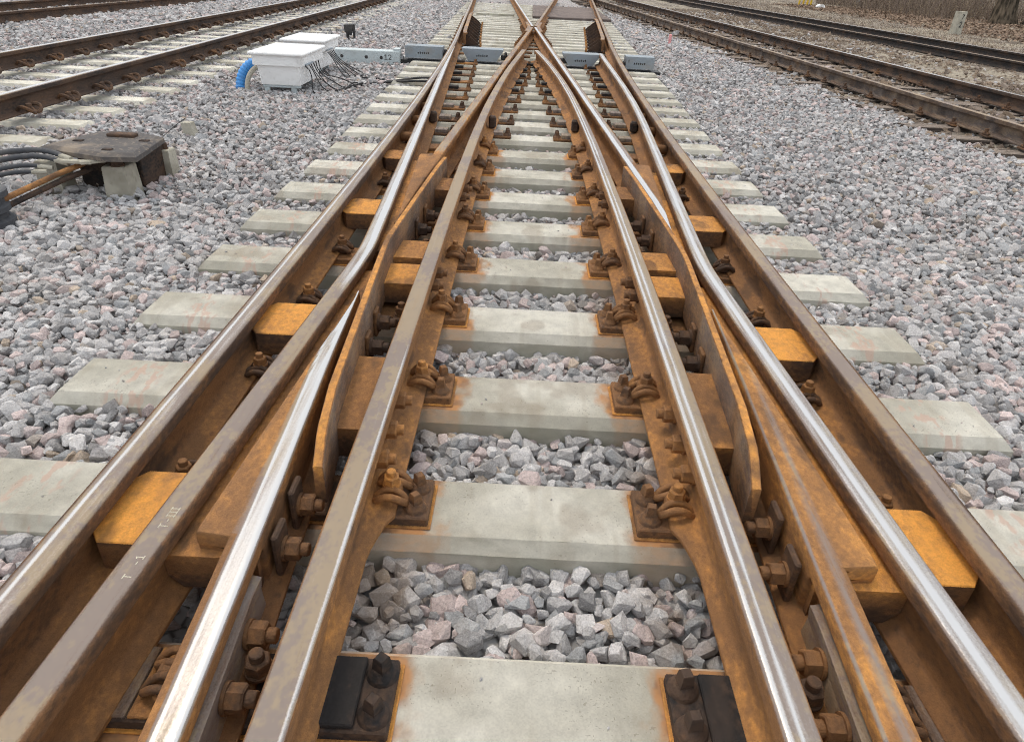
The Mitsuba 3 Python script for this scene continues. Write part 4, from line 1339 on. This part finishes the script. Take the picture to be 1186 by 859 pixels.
# ------------------------------------------------------------------ ballast
def stone_templates(k, npts, seed):
    g = np.random.default_rng(seed)
    out = []
    for _ in range(k):
        p = g.normal(0, 1, (npts, 3))
        p /= np.linalg.norm(p, axis=1, keepdims=True)
        p = np.sign(p) * np.abs(p) ** 0.66
        p *= g.uniform(0.80, 1.05, (npts, 1))
        p *= np.array([1.0, g.uniform(0.62, 0.9), g.uniform(0.48, 0.8)])
        h = trimesh.convex.convex_hull(p)
        out.append((np.array(h.vertices), np.array(h.faces)))
    return out


LOD = [stone_templates(70, 18, 1), stone_templates(40, 12, 2), stone_templates(24, 8, 3)]
acc_v, acc_f, acc_uv, acc_n = [], [], [], 0
SV, SF, SU = {'ballast': [], 'old_ballast': []}, {'ballast': [], 'old_ballast': []}, {'ballast': [], 'old_ballast': []}
SN = {'ballast': 0, 'old_ballast': 0}


def scatter(name, x, y, z, size, lod, tone, val, tiltmax=0.7):
    n = len(x)
    g = rng
    which = g.integers(0, len(LOD[lod]), n)
    a = g.uniform(0, 2 * np.pi, n)
    b = g.normal(0, tiltmax * 0.6, n)
    c = g.normal(0, tiltmax * 0.6, n)
    ca, sa, cb, sb, cc, sc_ = np.cos(a), np.sin(a), np.cos(b), np.sin(b), np.cos(c), np.sin(c)
    Z, O = np.zeros(n), np.ones(n)
    Rz = np.stack([ca, -sa, Z, sa, ca, Z, Z, Z, O], 1).reshape(n, 3, 3)
    Rx = np.stack([O, Z, Z, Z, cb, -sb, Z, sb, cb], 1).reshape(n, 3, 3)
    Ry = np.stack([cc, Z, sc_, Z, O, Z, -sc_, Z, cc], 1).reshape(n, 3, 3)
    M = (Rz @ Rx @ Ry) * size[:, None, None]
    pos = np.stack([x, y, z], 1)
    for w in range(len(LOD[lod])):
        idx = np.nonzero(which == w)[0]
        if not len(idx):
            continue
        v, f = LOD[lod][w]
        vv = np.einsum('kij,nj->kni', M[idx], v) + pos[idx][:, None]
        SV[name].append(vv.reshape(-1, 3).astype(np.float32))
        SF[name].append((f[None] + (np.arange(len(idx)) * len(v))[:, None, None] + SN[name]).reshape(-1, 3))
        SU[name].append(np.repeat(np.stack([tone[idx], val[idx]], 1), len(v), 0))
        SN[name] += len(idx) * len(v)


def grid(x0, x1, y0, y1, s):
    nx, ny = int((x1 - x0) / s), int((y1 - y0) / s)
    gx_, gy2 = np.meshgrid(np.arange(nx), np.arange(ny), indexing='ij')
    x = x0 + (gx_ + 0.5 * (gy2 % 2) + rng.uniform(-0.36, 0.36, gx_.shape)) * s
    y = y0 + (gy2 + rng.uniform(-0.36, 0.36, gx_.shape)) * s
    return x.ravel(), y.ravel()


def visible(x, y, m=0.5):
    """a generous wedge in front of where the photographer stood, so that the stones are not laid over the whole county"""
    dx = x - CAM[0]
    return (dx < 0.86 * y + 0.9 + m) & (dx > -0.80 * y - 0.9 - m)


def on_sleeper(x, y, e=0.024):
    i = np.round((y + SL_TOP / 2 - 0.3835) / PITCH_S)
    yc = 0.3835 + PITCH_S * i - SL_TOP / 2
    main = (np.abs(y - yc) < SL_TOP / 2 + e) & (np.abs(x) < 1.628 + 0.035 * np.maximum(0, y - 6) + e + 0.01) & (i >= 1)
    q = np.round((y - 5.42) / 0.6)
    yl = 5.42 + 0.6 * q
    xl = -4.40 - 0.025 * (y - 8) - 0.7525
    left = (np.abs(y - yl - 0.0245 * (x - xl)) < 0.10 + e) & (np.abs(x - xl) < 1.24 + e)
    return main | left


def edge_old(x, y):
    return x - (GX0 + GS * (y - 8)) + 0.7 * (meshkit.fbm(np.stack([x * 0.9, y * 0.9, x * 0], -1), 4, 11) - 0.5)


def level(x, y):
    """top of the ballast"""
    f = meshkit.fbm(np.stack([x * 1.3, y * 1.3, x * 0], -1), 3, 4) - 0.5
    z = -0.036 + 0.032 * f
    inside = np.abs(x) < 1.15
    z = np.where(inside, -0.066 + 0.016 * f, z)
    trough = (np.abs(x) > 0.50) & (np.abs(x) < 1.10) & (y < 9)
    z = np.where(trough, -0.10, z)
    lt = (x < -3.9 - 0.025 * (y - 8)) & (x > -6.6)
    z = np.where(lt, -0.022 + 0.030 * f, z)
    return z


def blocked(x, y):
    dev = (x > -2.92) & (x < -2.53) & (y > 4.42) & (y < 4.72)
    steel = (np.abs(x) < 2.06) & (y > 11.19) & (y < 11.49)
    patch = (x > -0.02) & (x < 2.2) & (y > 21.7) & (y < 27.6)
    return dev | steel | patch


def tones(n):
    return rng.random(n) * 0.985, rng.random(n)


for (ya, yb, s, lod, layers) in ((-0.3, 4.2, 0.0505, 0, ((-0.044, 1.12), (-0.018, 1.08), (-0.003, 0.95))), (4.2, 9.0, 0.053, 1, ((-0.026, 1.1), (0.0, 0.95))), (9.0, 15.0, 0.062, 2, ((-0.006, 1.08),)), (15.0, 30.0, 0.088, 2, ((-0.012, 1.30),))):
    for (dz, sz) in layers:
        x, y = grid(-0.85 * yb - 1.6, min(0.86 * yb + 1.6, 6.0), ya, yb, s)
        m = visible(x, y) & ~on_sleeper(x, y) & (edge_old(x, y) < 0.05) & ~blocked(x, y) & (x > -13)
        if dz == 0.0 and lod == 0:
            m &= rng.random(len(x)) < 0.55
        x, y = x[m], y[m]
        n = len(x)
        size = s * 0.56 * sz * np.exp(rng.normal(0, 0.27, n))
        size = np.minimum(size, 0.050 if lod < 2 else 0.09)
        z = level(x, y) - 0.012 + dz + rng.uniform(-0.010, 0.012, n)
        near_sl = on_sleeper(x, y, 0.035)
        z = np.where(near_sl, z - 0.012, z)
        to, va_ = tones(n)
        # a stretch of darker, browner stone around the left track
        scatter('ballast', x, y, z, size, lod, to, va_, 0.8 if dz == 0 else 0.6)
# fines and grit filling the gaps, a few crumbs on the sleepers
for (n0, yb, lo_, hi_) in ((30000, 5.0, 0.007, 0.017), (14000, 9.0, 0.010, 0.020)):
    y = rng.uniform(0.3, 1.0, n0) ** 0.6 * yb
    x = rng.uniform(-1, 1, n0) * (0.85 * y + 1.0)
    m = visible(x, y) & ~on_sleeper(x, y, 0.035) & (edge_old(x, y) < 0.0) & ~blocked(x, y)
    x, y = x[m], y[m]
    n = len(x)
    to, va_ = tones(n)
    scatter('ballast', x, y, level(x, y) - 0.030 + rng.uniform(-0.008, 0.018, n), rng.uniform(lo_, hi_, n), 2, to, va_)
y = rng.uniform(0.7, 9, 700)
x = rng.choice([-1, 1], 700) * rng.uniform(0.0, 1.6, 700)
m = on_sleeper(x, y, -0.045) & ((np.abs(x) < 0.26) | (np.abs(x) > 1.25))
x, y = x[m], y[m]
to, va_ = tones(len(x))
scatter('ballast', x, y, np.full(len(x), 0.002), rng.uniform(0.003, 0.008, len(x)), 2, to, va_)
# old dirty stones about the right-hand track
x, y = grid(0.0, 13.0, 2.0, 34.0, 0.085)
eo = edge_old(x, y)
m = visible(x, y) & (eo > -0.10) & (x - c_A(y) < 5.4) & (rng.random(len(x)) < np.where(x - c_A(y) < 2.0, 0.95, 0.45))
x, y = x[m], y[m]
n = len(x)
tone = np.where(rng.random(n) < 0.16, rng.random(n) * 0.75, 1.05 + 0.9 * rng.random(n))
scatter('old_ballast', x, y, terrain(x, y) - 0.004 + rng.uniform(-0.02, 0.02, n), 0.036 * np.exp(rng.normal(0, 0.40, n)), 1, tone, 0.6 * rng.random(n))
for name, lab, kat in (('ballast', 'clean grey and pinkish crushed stone ballast filling the yard', 'ballast'), ('old_ballast', 'dirty brown old ballast around the timber-sleeper track', 'ballast')):
    scene[name] = mikit.ply((np.vstack(SV[name]), np.vstack(SF[name])), 'mat_stone', smooth=False, uv=np.vstack(SU[name]))
    tag(name, lab, kat, kind='stuff')
